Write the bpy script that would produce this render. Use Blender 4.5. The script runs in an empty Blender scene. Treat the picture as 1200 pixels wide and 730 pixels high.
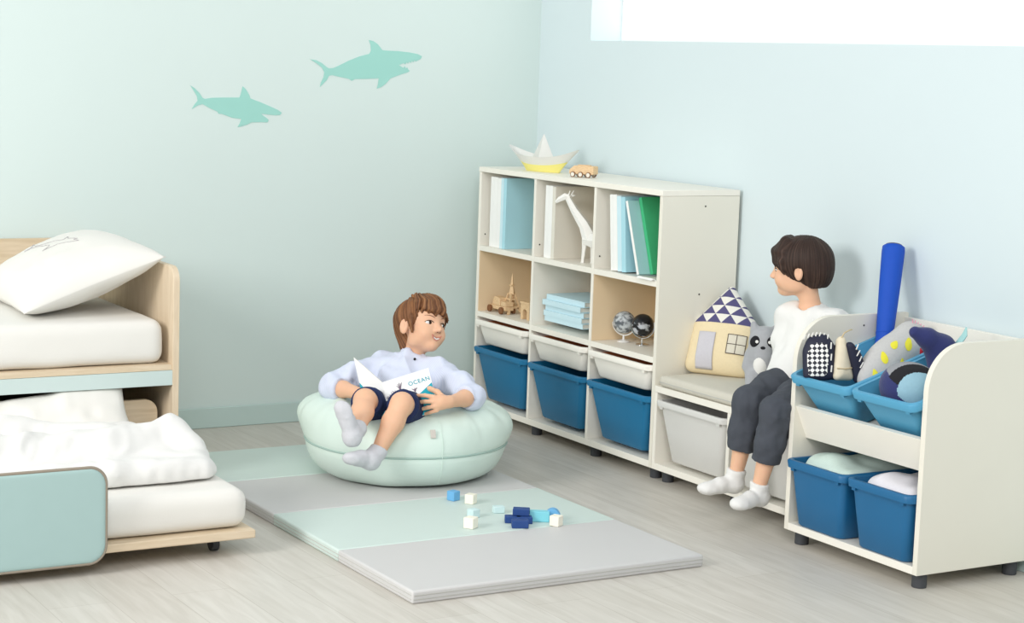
import bpy, bmesh, math, random
import numpy as np
from mathutils import Vector, Matrix, Euler

random.seed(4)
C = bpy.context.scene.collection
SC = bpy.context.scene
PI = math.pi

# ------------------------------------------------------------------ camera, light, exposure
cam = bpy.data.cameras.new('camera')
cam.sensor_fit = 'HORIZONTAL'
cam.sensor_width = 36.0
cam.lens = 36.0 * 2202.94 / 1200.0
cam.clip_start, cam.clip_end = 0.05, 60
camo = bpy.data.objects.new('camera', cam)
C.objects.link(camo)
RIGHT = Vector((0.86230843, -0.50523124, 0.03414045))
UP = Vector((0.03696486, 0.13004365, 0.99081898))
FWD = Vector((0.50503245, 0.85312956, -0.13081354))
camo.matrix_world = Matrix(((RIGHT.x, UP.x, -FWD.x, -4.12), (RIGHT.y, UP.y, -FWD.y, -6.803),
                            (RIGHT.z, UP.z, -FWD.z, 1.45), (0, 0, 0, 1)))
SC.camera = camo

world = bpy.data.worlds.new('soft_daylight')
SC.world = world
world.use_nodes = True
bg = world.node_tree.nodes['Background']
bg.inputs[0].default_value = (0.97, 0.99, 1.0, 1)
bg.inputs[1].default_value = 0.6


def area(name, loc, target, sx, sy, power, col):
    l = bpy.data.lights.new(name, 'AREA')
    l.shape = 'RECTANGLE'
    l.size, l.size_y, l.energy, l.color = sx, sy, power, col
    o = bpy.data.objects.new(name, l)
    o.location = loc
    o.rotation_euler = (Vector(target) - Vector(loc)).to_track_quat('-Z', 'Y').to_euler()
    C.objects.link(o)


area('studio_softbox', (-6.2, -2.9, 2.5), (-0.5, -1.5, 0.4), 1.7, 1.5, 158, (1.0, 0.985, 0.965))
area('added_fill_light', (-3.6, -6.6, 3.6), (-1.0, -1.2, 0.3), 2.6, 2.0, 122, (1.0, 0.99, 0.98))  # added front fill with no source in the room, brightens the floor

SC.view_settings.view_transform = 'Standard'
SC.view_settings.look = 'None'
SC.view_settings.exposure = 0.0
SC.view_settings.gamma = 1.0
SC.view_settings.use_curve_mapping = False


# ------------------------------------------------------------------ materials
def srgb(r, g, b):
    def f(c):
        c /= 255.0
        return c / 12.92 if c <= 0.04045 else ((c + 0.055) / 1.055) ** 2.4
    return (f(r), f(g), f(b), 1.0)


def new_mat(name):
    m = bpy.data.materials.new(name)
    m.use_nodes = True
    nt = m.node_tree
    b = nt.nodes['Principled BSDF']
    return m, nt, b


def mat(name, col, rough=0.6, var=0.03, scale=30.0, bump=0.0, bscale=200.0, spec=0.3, sss=0.0, metal=0.0,
        stretch=(1, 1, 1), sheen=0.0):
    """plain surface with a slight procedural unevenness of its own colour"""
    m, nt, b = new_mat(name)
    tc = nt.nodes.new('ShaderNodeTexCoord')
    mp = nt.nodes.new('ShaderNodeMapping')
    mp.inputs['Scale'].default_value = stretch
    nt.links.new(tc.outputs['Object'], mp.inputs['Vector'])
    n = nt.nodes.new('ShaderNodeTexNoise')
    n.inputs['Scale'].default_value = scale
    n.inputs['Detail'].default_value = 4
    nt.links.new(mp.outputs[0], n.inputs['Vector'])
    c = srgb(*col)
    r = nt.nodes.new('ShaderNodeMix')
    r.data_type = 'RGBA'
    r.inputs[6].default_value = tuple(x * (1 - var) for x in c[:3]) + (1,)
    r.inputs[7].default_value = tuple(min(1, x * (1 + var)) for x in c[:3]) + (1,)
    nt.links.new(n.outputs['Fac'], r.inputs[0])
    nt.links.new(r.outputs[2], b.inputs['Base Color'])
    b.inputs['Roughness'].default_value = rough
    b.inputs['Specular IOR Level'].default_value = spec
    b.inputs['Metallic'].default_value = metal
    if sheen:
        b.inputs['Sheen Weight'].default_value = sheen
    if sss:
        b.inputs['Subsurface Weight'].default_value = sss
        b.inputs['Subsurface Radius'].default_value = (0.008, 0.003, 0.0015)
        b.inputs['Subsurface Scale'].default_value = 1.0
    if bump:
        n2 = nt.nodes.new('ShaderNodeTexNoise')
        n2.inputs['Scale'].default_value = bscale
        n2.inputs['Detail'].default_value = 3
        nt.links.new(mp.outputs[0], n2.inputs['Vector'])
        bp = nt.nodes.new('ShaderNodeBump')
        bp.inputs['Strength'].default_value = bump
        bp.inputs['Distance'].default_value = 0.004
        nt.links.new(n2.outputs['Fac'], bp.inputs['Height'])
        nt.links.new(bp.outputs[0], b.inputs['Normal'])
    return m


def wood(name, c1, c2, rough=0.5, stretch=(1, 14, 14), scale=6):
    m, nt, b = new_mat(name)
    tc = nt.nodes.new('ShaderNodeTexCoord')
    mp = nt.nodes.new('ShaderNodeMapping')
    mp.inputs['Scale'].default_value = stretch
    nt.links.new(tc.outputs['Object'], mp.inputs['Vector'])
    n = nt.nodes.new('ShaderNodeTexNoise')
    n.inputs['Scale'].default_value = scale
    n.inputs['Detail'].default_value = 8
    n.inputs['Distortion'].default_value = 0.6
    nt.links.new(mp.outputs[0], n.inputs['Vector'])
    r = nt.nodes.new('ShaderNodeValToRGB')
    r.color_ramp.elements[0].position = 0.3
    r.color_ramp.elements[0].color = srgb(*c1)
    r.color_ramp.elements[1].position = 0.7
    r.color_ramp.elements[1].color = srgb(*c2)
    nt.links.new(n.outputs['Fac'], r.inputs[0])
    nt.links.new(r.outputs[0], b.inputs['Base Color'])
    b.inputs['Roughness'].default_value = rough
    b.inputs['Specular IOR Level'].default_value = 0.3
    return m


def floor_mat():
    m, nt, b = new_mat('pale_oak_planks')
    tc = nt.nodes.new('ShaderNodeTexCoord')
    mp = nt.nodes.new('ShaderNodeMapping')
    mp.inputs['Rotation'].default_value = (0, 0, PI / 2)
    nt.links.new(tc.outputs['Object'], mp.inputs['Vector'])
    br = nt.nodes.new('ShaderNodeTexBrick')
    br.offset = 0.37
    br.inputs['Scale'].default_value = 1.0
    br.inputs['Mortar Size'].default_value = 0.0012
    br.inputs['Mortar Smooth'].default_value = 0.3
    br.inputs['Brick Width'].default_value = 1.3
    br.inputs['Row Height'].default_value = 0.17
    br.inputs['Color1'].default_value = srgb(213, 209, 201)
    br.inputs['Color2'].default_value = srgb(206, 201, 192)
    br.inputs['Mortar'].default_value = srgb(190, 184, 174)
    nt.links.new(mp.outputs[0], br.inputs['Vector'])
    mp2 = nt.nodes.new('ShaderNodeMapping')
    mp2.inputs['Scale'].default_value = (16, 1.6, 1)
    nt.links.new(tc.outputs['Object'], mp2.inputs['Vector'])
    n = nt.nodes.new('ShaderNodeTexNoise')
    n.inputs['Scale'].default_value = 2.2
    n.inputs['Detail'].default_value = 9
    n.inputs['Distortion'].default_value = 0.8
    nt.links.new(mp2.outputs[0], n.inputs['Vector'])
    rp = nt.nodes.new('ShaderNodeValToRGB')
    rp.color_ramp.elements[0].position = 0.32
    rp.color_ramp.elements[0].color = (0.84, 0.83, 0.81, 1)
    rp.color_ramp.elements[1].position = 0.68
    rp.color_ramp.elements[1].color = (1, 1, 1, 1)
    nt.links.new(n.outputs['Fac'], rp.inputs[0])
    mx = nt.nodes.new('ShaderNodeMix')
    mx.data_type = 'RGBA'
    mx.blend_type = 'MULTIPLY'
    mx.inputs[0].default_value = 0.85
    nt.links.new(br.outputs['Color'], mx.inputs[6])
    nt.links.new(rp.outputs[0], mx.inputs[7])
    nt.links.new(mx.outputs[2], b.inputs['Base Color'])
    b.inputs['Roughness'].default_value = 0.42
    b.inputs['Specular IOR Level'].default_value = 0.35
    bp = nt.nodes.new('ShaderNodeBump')
    bp.inputs['Strength'].default_value = 0.06
    bp.inputs['Distance'].default_value = 0.003
    nt.links.new(n.outputs['Fac'], bp.inputs['Height'])
    nt.links.new(bp.outputs[0], b.inputs['Normal'])
    return m


def emit_mat(name, col, s):
    m, nt, b = new_mat(name)
    b.inputs['Emission Color'].default_value = col
    b.inputs['Emission Strength'].default_value = s
    b.inputs['Base Color'].default_value = (0.9, 0.9, 0.9, 1)
    return m


M = {}
M['floor'] = floor_mat()
M['wall_back'] = mat('pale_mint_paint', (212, 226, 223), 0.75, 0.008, 3, 0.03, 350)
M['wall_right'] = mat('pale_aqua_paint', (213, 226, 229), 0.75, 0.008, 3, 0.03, 350)
M['baseboard'] = mat('mint_skirting_paint', (194, 214, 210), 0.5, 0.01, 5)
M['shark'] = mat('aqua_vinyl', (158, 211, 201), 0.5, 0.015, 10)
M['white_frame'] = mat('white_window_frame', (236, 238, 238), 0.5, 0.01)
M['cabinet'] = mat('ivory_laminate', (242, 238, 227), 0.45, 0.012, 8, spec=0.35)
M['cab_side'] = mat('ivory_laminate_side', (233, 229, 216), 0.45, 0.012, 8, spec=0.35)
M['cab_back'] = mat('cream_backboard', (228, 198, 152), 0.6, 0.015, 8)
M['inner'] = mat('warm_bounce_tint', (234, 211, 176), 0.6, 0.015, 8)  # warm bounce light painted as a tan colour
M['foot'] = mat('dark_grey_rubber', (70, 72, 76), 0.6, 0.05)
M['screw'] = mat('dark_screw_cap', (60, 55, 50), 0.5, 0.02)
M['bin_blue'] = mat('teal_blue_plastic', (26, 112, 156), 0.42, 0.03, 15, spec=0.4)
M['bin_blue_rack'] = mat('deep_blue_plastic', (29, 101, 148), 0.42, 0.03, 15, spec=0.4)
M['bin_sky'] = mat('sky_blue_plastic', (84, 160, 196), 0.42, 0.03, 15, spec=0.4)
M['bin_white'] = mat('white_plastic', (246, 242, 233), 0.42, 0.01, 15, spec=0.4)
M['bin_grey'] = mat('light_grey_plastic', (216, 215, 211), 0.45, 0.01, 15, spec=0.4)
M['brown_liner'] = mat('brown_liner_felt', (214, 136, 88), 0.9, 0.05, 40)
M['cushion_grey'] = mat('warm_grey_canvas', (208, 204, 191), 0.85, 0.03, 60, 0.12, 900)
M['bed_wood'] = wood('light_birch_wood', (212, 193, 165), (226, 209, 184), 0.5, (12, 12, 1.5), 5)
M['bed_wood_x'] = wood('light_birch_board', (208, 188, 158), (224, 206, 180), 0.5, (1.5, 14, 14), 5)
M['mint_panel'] = mat('pale_mint_laminate', (200, 216, 213), 0.45, 0.01)
M['mint_pad'] = mat('mint_leatherette', (166, 193, 191), 0.55, 0.02, 20, 0.05, 500)
M['piping'] = mat('taupe_piping', (150, 140, 126), 0.7, 0.03)
M['shade_board'] = mat('underbed_shade', (70, 68, 64), 0.8, 0.03)
M['white_linen'] = mat('white_cotton', (228, 226, 220), 0.85, 0.01, 20, 0.05, 300, sheen=0.1)
M['white_duvet'] = mat('bright_white_cotton', (229, 228, 225), 0.85, 0.008, 20, 0.05, 300, sheen=0.1)
M['stitch_grey'] = mat('grey_outline_print', (186, 183, 184), 0.8, 0.02)
M['mat_mint'] = mat('mint_vinyl', (206, 221, 215), 0.5, 0.012, 10, 0.02, 300)
M['mat_grey'] = mat('light_grey_vinyl', (206, 205, 204), 0.5, 0.012, 10, 0.02, 300)
M['mat_side'] = mat('grey_vinyl_edge', (188, 188, 182), 0.55, 0.015, 10)
M['bag'] = mat('mint_faux_leather', (215, 232, 223), 0.5, 0.015, 8, 0.06, 260, spec=0.35)
M['bag_seam'] = mat('grey_mint_seam', (165, 190, 182), 0.6, 0.02)
M['tag'] = mat('grey_fabric_tag', (205, 198, 190), 0.8, 0.1, 200)


# ------------------------------------------------------------------ object helpers
def wloc(o):
    v = Vector((0, 0, 0))
    while o is not None:
        v += o.location
        o = o.parent
    return v


def tag(o, label=None, cat=None, group=None, kind=None):
    if label:
        o['label'] = label
    if cat:
        o['category'] = cat
    if group:
        o['group'] = group
    if kind:
        o['kind'] = kind
    return o


def thing(name, loc, label, cat, group=None):
    o = bpy.data.objects.new(name, None)
    o.empty_display_size = 0.05
    o.location = loc
    C.objects.link(o)
    return tag(o, label, cat, group)


def mesh_obj(name, V, F, material, parent=None, org=None, smooth=35, mats=None, fm=None):
    """V in world coordinates (or in the coordinates of a thing that stands at the origin)"""
    off = wloc(parent) if parent is not None else Vector(org if org is not None else (0, 0, 0))
    V = np.asarray(V, dtype=float).reshape(-1, 3) - np.array(off)
    me = bpy.data.meshes.new(name)
    me.from_pydata(V.tolist(), [], [tuple(int(i) for i in f) for f in F] if not isinstance(F, np.ndarray) else F.tolist())
    for m in (mats if mats else [material]):
        me.materials.append(m)
    if fm is not None:
        me.polygons.foreach_set('material_index', np.asarray(fm, dtype=np.int32))
    if smooth:
        me.polygons.foreach_set('use_smooth', [True] * len(me.polygons))
        if smooth < 180:
            me.set_sharp_from_angle(angle=math.radians(smooth))
    me.update()
    o = bpy.data.objects.new(name, me)
    if parent is not None:
        o.parent = parent
    else:
        o.location = off
    C.objects.link(o)
    return o


class MB:
    def __init__(self):
        self.v, self.f, self.m, self.cur = [], [], [], 0

    def mi(self, i):
        self.cur = i
        return self

    def add(self, vs, fs):
        b = len(self.v)
        self.v += [tuple(v) for v in vs]
        for f in fs:
            self.f.append(tuple(b + i for i in f))
            self.m.append(self.cur)
        return self

    def box(self, lo, hi, T=None):
        x0, y0, z0 = lo
        x1, y1, z1 = hi
        vs = [(x0, y0, z0), (x1, y0, z0), (x1, y1, z0), (x0, y1, z0), (x0, y0, z1), (x1, y0, z1), (x1, y1, z1), (x0, y1, z1)]
        if T is not None:
            vs = [T @ Vector(v) for v in vs]
        return self.add(vs, [(0, 3, 2, 1), (4, 5, 6, 7), (0, 1, 5, 4), (1, 2, 6, 5), (2, 3, 7, 6), (3, 0, 4, 7)])

    def prism(self, poly, a, b, axis='x', T=None):
        """poly of 2D points swept from a to b along the axis"""
        def P(p, t):
            q = {'x': (t, p[0], p[1]), 'y': (p[0], t, p[1]), 'z': (p[0], p[1], t)}[axis]
            return T @ Vector(q) if T is not None else q
        n = len(poly)
        ar = sum(poly[i][0] * poly[(i + 1) % n][1] - poly[(i + 1) % n][0] * poly[i][1] for i in range(n))
        if (ar < 0) != (axis == 'y'):
            poly = poly[::-1]
        vs = [P(p, a) for p in poly] + [P(p, b) for p in poly]
        fs = [tuple(range(n))[::-1], tuple(range(n, 2 * n))]
        fs += [(i, (i + 1) % n, n + (i + 1) % n, n + i) for i in range(n)]
        if b < a:
            fs = [f[::-1] for f in fs]
        return self.add(vs, fs)

    def loft(self, rings, cap0=True, cap1=True, close=False):
        n = len(rings[0])
        vs = [p for r in rings for p in r]
        fs = []
        K = len(rings)
        for k in range(K if close else K - 1):
            a, b = k * n, ((k + 1) % K) * n
            for i in range(n):
                j = (i + 1) % n
                fs.append((a + i, a + j, b + j, b + i))
        if cap0 and not close:
            fs.append(tuple(range(n))[::-1])
        if cap1 and not close:
            fs.append(tuple(range((K - 1) * n, K * n)))
        return self.add(vs, fs)

    def tube(self, pts, r, seg=10, closed=False, cap=True, flat=None):
        pts = [Vector(p) for p in pts]
        n = len(pts)
        rs = r if isinstance(r, (list, tuple)) else [r] * n
        rings = []
        up = None
        for i in range(n):
            if closed:
                d = pts[(i + 1) % n] - pts[i - 1]
            else:
                d = pts[min(i + 1, n - 1)] - pts[max(i - 1, 0)]
            d.normalize()
            if up is None:
                up = Vector((0, 0, 1)) if abs(d.z) < 0.9 else Vector((1, 0, 0))
            s = d.cross(up).normalized()
            up = s.cross(d).normalized()
            rings.append([pts[i] + (s * math.cos(t) + up * math.sin(t) * (flat or 1)) * rs[i]
                          for t in [2 * PI * k / seg for k in range(seg)]])
        return self.loft(rings, cap, cap, closed)

    def lathe(self, prof, c=(0, 0, 0), seg=24, T=None, cap=True):
        rings = []
        for r, z in prof:
            ring = [Vector((r * math.cos(2 * PI * k / seg), r * math.sin(2 * PI * k / seg), z)) for k in range(seg)]
            if T is not None:
                ring = [T @ p for p in ring]
            rings.append([p + Vector(c) for p in ring])
        return self.loft(rings, cap, cap)

    def sphere(self, c, r, R=None, nu=20, nv=12):
        r = (r, r, r) if not isinstance(r, (tuple, list)) else r
        vs, fs = [], []
        for j in range(nv + 1):
            t = PI * j / nv
            for i in range(nu):
                p = 2 * PI * i / nu
                v = Vector((r[0] * math.sin(t) * math.cos(p), r[1] * math.sin(t) * math.sin(p), r[2] * math.cos(t)))
                if R is not None:
                    v = R @ v
                vs.append(v + Vector(c))
        for j in range(nv):
            for i in range(nu):
                k = (i + 1) % nu
                a, b, c2, d = j * nu + i, j * nu + k, (j + 1) * nu + k, (j + 1) * nu + i
                if j == 0:
                    fs.append((a, d, c2))
                elif j == nv - 1:
                    fs.append((a, d, b))
                else:
                    fs.append((a, d, c2, b))
        return self.add(vs, fs)

    def build(self, name, material, parent=None, org=None, bevel=0.0, seg=2, smooth=35, mats=None, label=None, kind=None):
        o = mesh_obj(name, self.v, self.f, material, parent, org, smooth, mats, self.m if mats else None)
        if bevel:
            b = o.modifiers.new('bevel', 'BEVEL')
            b.width = bevel
            b.segments = seg
            b.limit_method = 'ANGLE'
            b.angle_limit = math.radians(40)
            b.harden_normals = False
        return tag(o, label=label, kind=kind)


def copy_tree(o, parent=None):
    c = o.copy()
    C.objects.link(c)
    if parent is not None:
        c.parent = parent
    for ch in [x for x in C.objects if x.parent == o]:
        copy_tree(ch, c)
    return c


def rrect(x0, x1, y0, y1, r, z, n=5):
    pts = []
    for cx, cy, a in ((x1 - r, y1 - r, 0), (x0 + r, y1 - r, 90), (x0 + r, y0 + r, 180), (x1 - r, y0 + r, 270)):
        for k in range(n + 1):
            t = math.radians(a + 90 * k / n)
            pts.append((cx + r * math.cos(t), cy + r * math.sin(t), z))
    return pts


def rpoly(pts, rad, n=8):
    """round the corners of a 2D polygon; rad is one radius or one per corner"""
    out = []
    N = len(pts)
    for i, p in enumerate(pts):
        r = rad[i] if isinstance(rad, (list, tuple)) else rad
        p = Vector(p)
        if r <= 0:
            out.append(tuple(p))
            continue
        a = (Vector(pts[i - 1]) - p).normalized()
        b = (Vector(pts[(i + 1) % N]) - p).normalized()
        ang = a.angle(b)
        L = r / math.tan(ang / 2)
        c = p + (a + b).normalized() * (r / math.sin(ang / 2))
        s, e = p + a * L - c, p + b * L - c
        a0 = math.atan2(s.y, s.x)
        a1 = math.atan2(e.y, e.x)
        d = (a1 - a0 + PI) % (2 * PI) - PI
        for k in range(n + 1):
            t = a0 + d * k / n
            out.append((c.x + r * math.cos(t), c.y + r * math.sin(t)))
    return out


# smooth value noise for cloth creases
def vnoise(P, scale, seed=0):
    P = np.asarray(P, dtype=np.float64) * scale + seed * 17.13
    i = np.floor(P).astype(np.int64)
    f = P - i
    f = f * f * (3 - 2 * f)

    def h(a, b, c):
        n = (a * 73856093) ^ (b * 19349663) ^ (c * 83492791) ^ (seed * 2654435)
        n = (n ^ (n >> 13)) * 1274126177
        return ((n & 0xffff) / 32767.5) - 1.0
    r = 0
    for dx in (0, 1):
        for dy in (0, 1):
            for dz in (0, 1):
                w = (f[..., 0] if dx else 1 - f[..., 0]) * (f[..., 1] if dy else 1 - f[..., 1]) * (f[..., 2] if dz else 1 - f[..., 2])
                r = r + w * h(i[..., 0] + dx, i[..., 1] + dy, i[..., 2] + dz)
    return r


# ------------------------------------------------------------------ smooth solids: distance field + surface nets
def smin(a, b, k):
    if k <= 0:
        return np.minimum(a, b)
    h = np.maximum(k - np.abs(a - b), 0) / k
    return np.minimum(a, b) - h * h * k * 0.25


class Field:
    def __init__(s, lo, hi, h):
        s.lo = np.array(lo, float)
        s.h = h
        s.n = np.ceil((np.array(hi, float) - s.lo) / h).astype(int) + 1
        s.V = np.full(s.n, 1.0, np.float32)

    def blk(s, lo, hi):
        a = np.clip(np.floor((np.array(lo) - s.lo) / s.h).astype(int), 0, s.n)
        b = np.clip(np.ceil((np.array(hi) - s.lo) / s.h).astype(int) + 1, 0, s.n)
        sl = tuple(slice(x, max(x, y)) for x, y in zip(a, b))
        ax = [s.lo[i] + s.h * np.arange(sl[i].start, sl[i].stop) for i in range(3)]
        return sl, np.meshgrid(*ax, indexing='ij', sparse=True)

    def put(s, fn, lo, hi, k, op='u'):
        pad = abs(k) + 2.5 * s.h
        sl, X = s.blk(np.array(lo) - pad, np.array(hi) + pad)
        if min(s.V[sl].shape) == 0:
            return s
        d = fn(*X)
        if op == 'u':
            s.V[sl] = smin(s.V[sl], d, k)
        elif op == 's':
            s.V[sl] = -smin(-s.V[sl], d, k)
        return s

    def cone(s, a, b, ra, rb, k=0.01, op='u', sq=None):
        a, b = np.array(a, float), np.array(b, float)
        ab = b - a
        L2 = max(ab @ ab, 1e-9)

        def fn(X, Y, Z):
            px, py, pz = X - a[0], Y - a[1], Z - a[2]
            t = np.clip((px * ab[0] + py * ab[1] + pz * ab[2]) / L2, 0, 1)
            qx, qy, qz = px - t * ab[0], py - t * ab[1], pz - t * ab[2]
            return np.sqrt(qx * qx + qy * qy + qz * qz) - (ra + (rb - ra) * t)
        r = max(ra, rb)
        return s.put(fn, np.minimum(a, b) - r, np.maximum(a, b) + r, k, op)

    def chain(s, pts, rs, k=0.01, op='u'):
        for i in range(len(pts) - 1):
            s.cone(pts[i], pts[i + 1], rs[i], rs[i + 1], k, op)
        return s

    def ell(s, c, r, R=None, k=0.01, op='u'):
        c, r = np.array(c, float), np.array((r, r, r) if np.isscalar(r) else r, float)
        A = np.eye(3) if R is None else np.array(R.to_3x3().transposed())   # world -> local
        m = r.max()

        def fn(X, Y, Z):
            x, y, z = X - c[0], Y - c[1], Z - c[2]
            l = [A[i, 0] * x + A[i, 1] * y + A[i, 2] * z for i in range(3)]
            k0 = np.sqrt(sum((l[i] / r[i]) ** 2 for i in range(3)))
            k1 = np.sqrt(sum((l[i] / r[i] ** 2) ** 2 for i in range(3))) + 1e-9
            return k0 * (k0 - 1) / k1
        return s.put(fn, c - m, c + m, k, op)

    def rbox(s, c, hs, r, R=None, k=0.01, op='u'):
        c, hs = np.array(c, float), np.array(hs, float)
        A = np.eye(3) if R is None else np.array(R.to_3x3().transposed())
        m = np.linalg.norm(hs)

        def fn(X, Y, Z):
            x, y, z = X - c[0], Y - c[1], Z - c[2]
            q = [np.abs(A[i, 0] * x + A[i, 1] * y + A[i, 2] * z) - (hs[i] - r) for i in range(3)]
            o = np.sqrt(sum(np.maximum(t, 0) ** 2 for t in q))
            return o + np.minimum(np.maximum(np.maximum(q[0], q[1]), q[2]), 0) - r
        return s.put(fn, c - m, c + m, k, op)

    def half(s, p, n, k=0.0):
        """cut away the side that n points to"""
        p, n = np.array(p, float), np.array(n, float)
        n = n / np.linalg.norm(n)

        def fn(X, Y, Z):
            return -((X - p[0]) * n[0] + (Y - p[1]) * n[1] + (Z - p[2]) * n[2])
        hi = s.lo + s.h * s.n
        return s.put(fn, s.lo, hi, k, 's')

    def mesh(s, relax=2):
        V = s.V
        V[[0, -1]] = np.maximum(V[[0, -1]], 1e-3)
        V[:, [0, -1]] = np.maximum(V[:, [0, -1]], 1e-3)
        V[:, :, [0, -1]] = np.maximum(V[:, :, [0, -1]], 1e-3)
        S = V < 0
        c = [S[dx:S.shape[0] - 1 + dx, dy:S.shape[1] - 1 + dy, dz:S.shape[2] - 1 + dz]
             for dx in (0, 1) for dy in (0, 1) for dz in (0, 1)]
        anyv, allv = c[0].copy(), c[0].copy()
        for q in c[1:]:
            anyv |= q
            allv &= q
        act = anyv & ~allv
        I = np.argwhere(act)
        idx = np.full(act.shape, -1, np.int64)
        idx[act] = np.arange(len(I))
        acc = np.zeros((len(I), 3))
        cnt = np.zeros(len(I))
        corners = [(dx, dy, dz) for dx in (0, 1) for dy in (0, 1) for dz in (0, 1)]
        for a in corners:
            for ax in range(3):
                if a[ax]:
                    continue
                b = list(a)
                b[ax] = 1
                va = V[I[:, 0] + a[0], I[:, 1] + a[1], I[:, 2] + a[2]].astype(float)
                vb = V[I[:, 0] + b[0], I[:, 1] + b[1], I[:, 2] + b[2]].astype(float)
                m = (va < 0) != (vb < 0)
                t = va[m] / (va[m] - vb[m])
                p = np.tile(np.array(a, float), (m.sum(), 1))
                p[:, ax] += t
                acc[m] += p
                cnt[m] += 1
        P = s.lo + s.h * (I + acc / cnt[:, None])
        Q = []
        for ax in range(3):
            o1, o2 = (ax + 1) % 3, (ax + 2) % 3
            sl0 = [slice(1, -1)] * 3
            sl1 = [slice(1, -1)] * 3
            sl0[ax] = slice(0, -1)
            sl1[ax] = slice(1, None)
            a, b = S[tuple(sl0)], S[tuple(sl1)]
            E = np.argwhere(a != b)
            if len(E) == 0:
                continue
            off = np.array([1, 1, 1])
            off[ax] = 0
            E0 = E + off
            inside = S[E0[:, 0], E0[:, 1], E0[:, 2]]

            def cell(d1, d2):
                q = E0.copy()
                q[:, o1] -= d1
                q[:, o2] -= d2
                return idx[q[:, 0], q[:, 1], q[:, 2]]
            quad = np.stack([cell(1, 1), cell(0, 1), cell(0, 0), cell(1, 0)], 1)
            quad[~inside] = quad[~inside][:, ::-1]
            Q.append(quad)
        Q = np.concatenate(Q)
        Q = Q[(Q >= 0).all(1)]
        for _ in range(relax):
            P = lap(P, Q, 0.5)
        return P, Q


def lap(P, Q, w):
    acc = np.zeros_like(P)
    cnt = np.zeros(len(P))
    for i in range(4):
        for j in (1, 3):
            np.add.at(acc, Q[:, i], P[Q[:, (i + j) % 4]])
            np.add.at(cnt, Q[:, i], 1)
    return P * (1 - w) + w * acc / np.maximum(cnt, 1)[:, None]


def normals(P, Q):
    n = np.cross(P[Q[:, 2]] - P[Q[:, 0]], P[Q[:, 3]] - P[Q[:, 1]])
    N = np.zeros_like(P)
    for i in range(4):
        np.add.at(N, Q[:, i], n)
    return N / np.maximum(np.linalg.norm(N, axis=1), 1e-12)[:, None]


def soft(name, P, Q, material, parent=None, org=None, label=None, mats=None, fm=None, kind=None):
    o = mesh_obj(name, P, Q, material, parent, org, 180, mats, fm)
    return tag(o, label=label, kind=kind)

# ------------------------------------------------------------------ the room
def struct(name, mb, m, parent=None, **k):
    o = mb.build(name, m, parent, **k)
    if parent is None:
        o['kind'] = 'structure'
    return o


struct('floor', MB().box((-7.5, -8.6, -0.05), (0.3, 0.12, 0)), M['floor'])
struct('wall_back', MB().box((-7.5, 0, 0), (0.3, 0.12, 3.0)), M['wall_back'])
WD = 0.147
struct('wall_right', MB().box((0, -4.4, 0), (0.3, 0, 1.551)).box((0, -0.388, 1.551), (0.3, 0, 2.5))
       .box((0, -4.4, 2.5), (0.3, 0, 3.0)).box((0, -4.4, 1.551), (0.3, -3.3, 2.5)), M['wall_right'])
struct('baseboard_back', MB().box((-7.5, -0.012, 0), (-0.001, -0.0005, 0.08)), M['baseboard'], bevel=0.003)
struct('baseboard_right', MB().box((-0.012, -4.4, 0), (-0.0005, -0.012, 0.08)), M['baseboard'], bevel=0.003)
w = MB()
w.box((WD, -3.3, 1.551), (WD + 0.04, -0.388, 1.561)).box((WD, -3.3, 2.46), (WD + 0.04, -0.388, 2.5))
w.box((WD, -0.398, 1.561), (WD + 0.04, -0.388, 2.46)).box((WD, -3.3, 1.561), (WD + 0.04, -3.29, 2.46))
win = struct('window_1', w, M['white_frame'], smooth=0)
MB().box((WD + 0.012, -3.29, 1.561), (WD + 0.02, -0.398, 2.46)).build(
    'window_pane', emit_mat('daylit_frosted_pane', (1, 1, 1, 1), 0.97), win, smooth=0)


# shark decals on the back wall
def decal(name, pts, label):
    b = MB().prism(pts, -0.0018, -0.0003, 'y')
    cx = sum(p[0] for p in pts) / len(pts)
    cz = sum(p[1] for p in pts) / len(pts)
    o = b.build(name, M['shark'], org=(cx, -0.001, cz), smooth=0)
    return tag(o, label, 'wall sticker', 'shark stickers on the wall')


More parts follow.
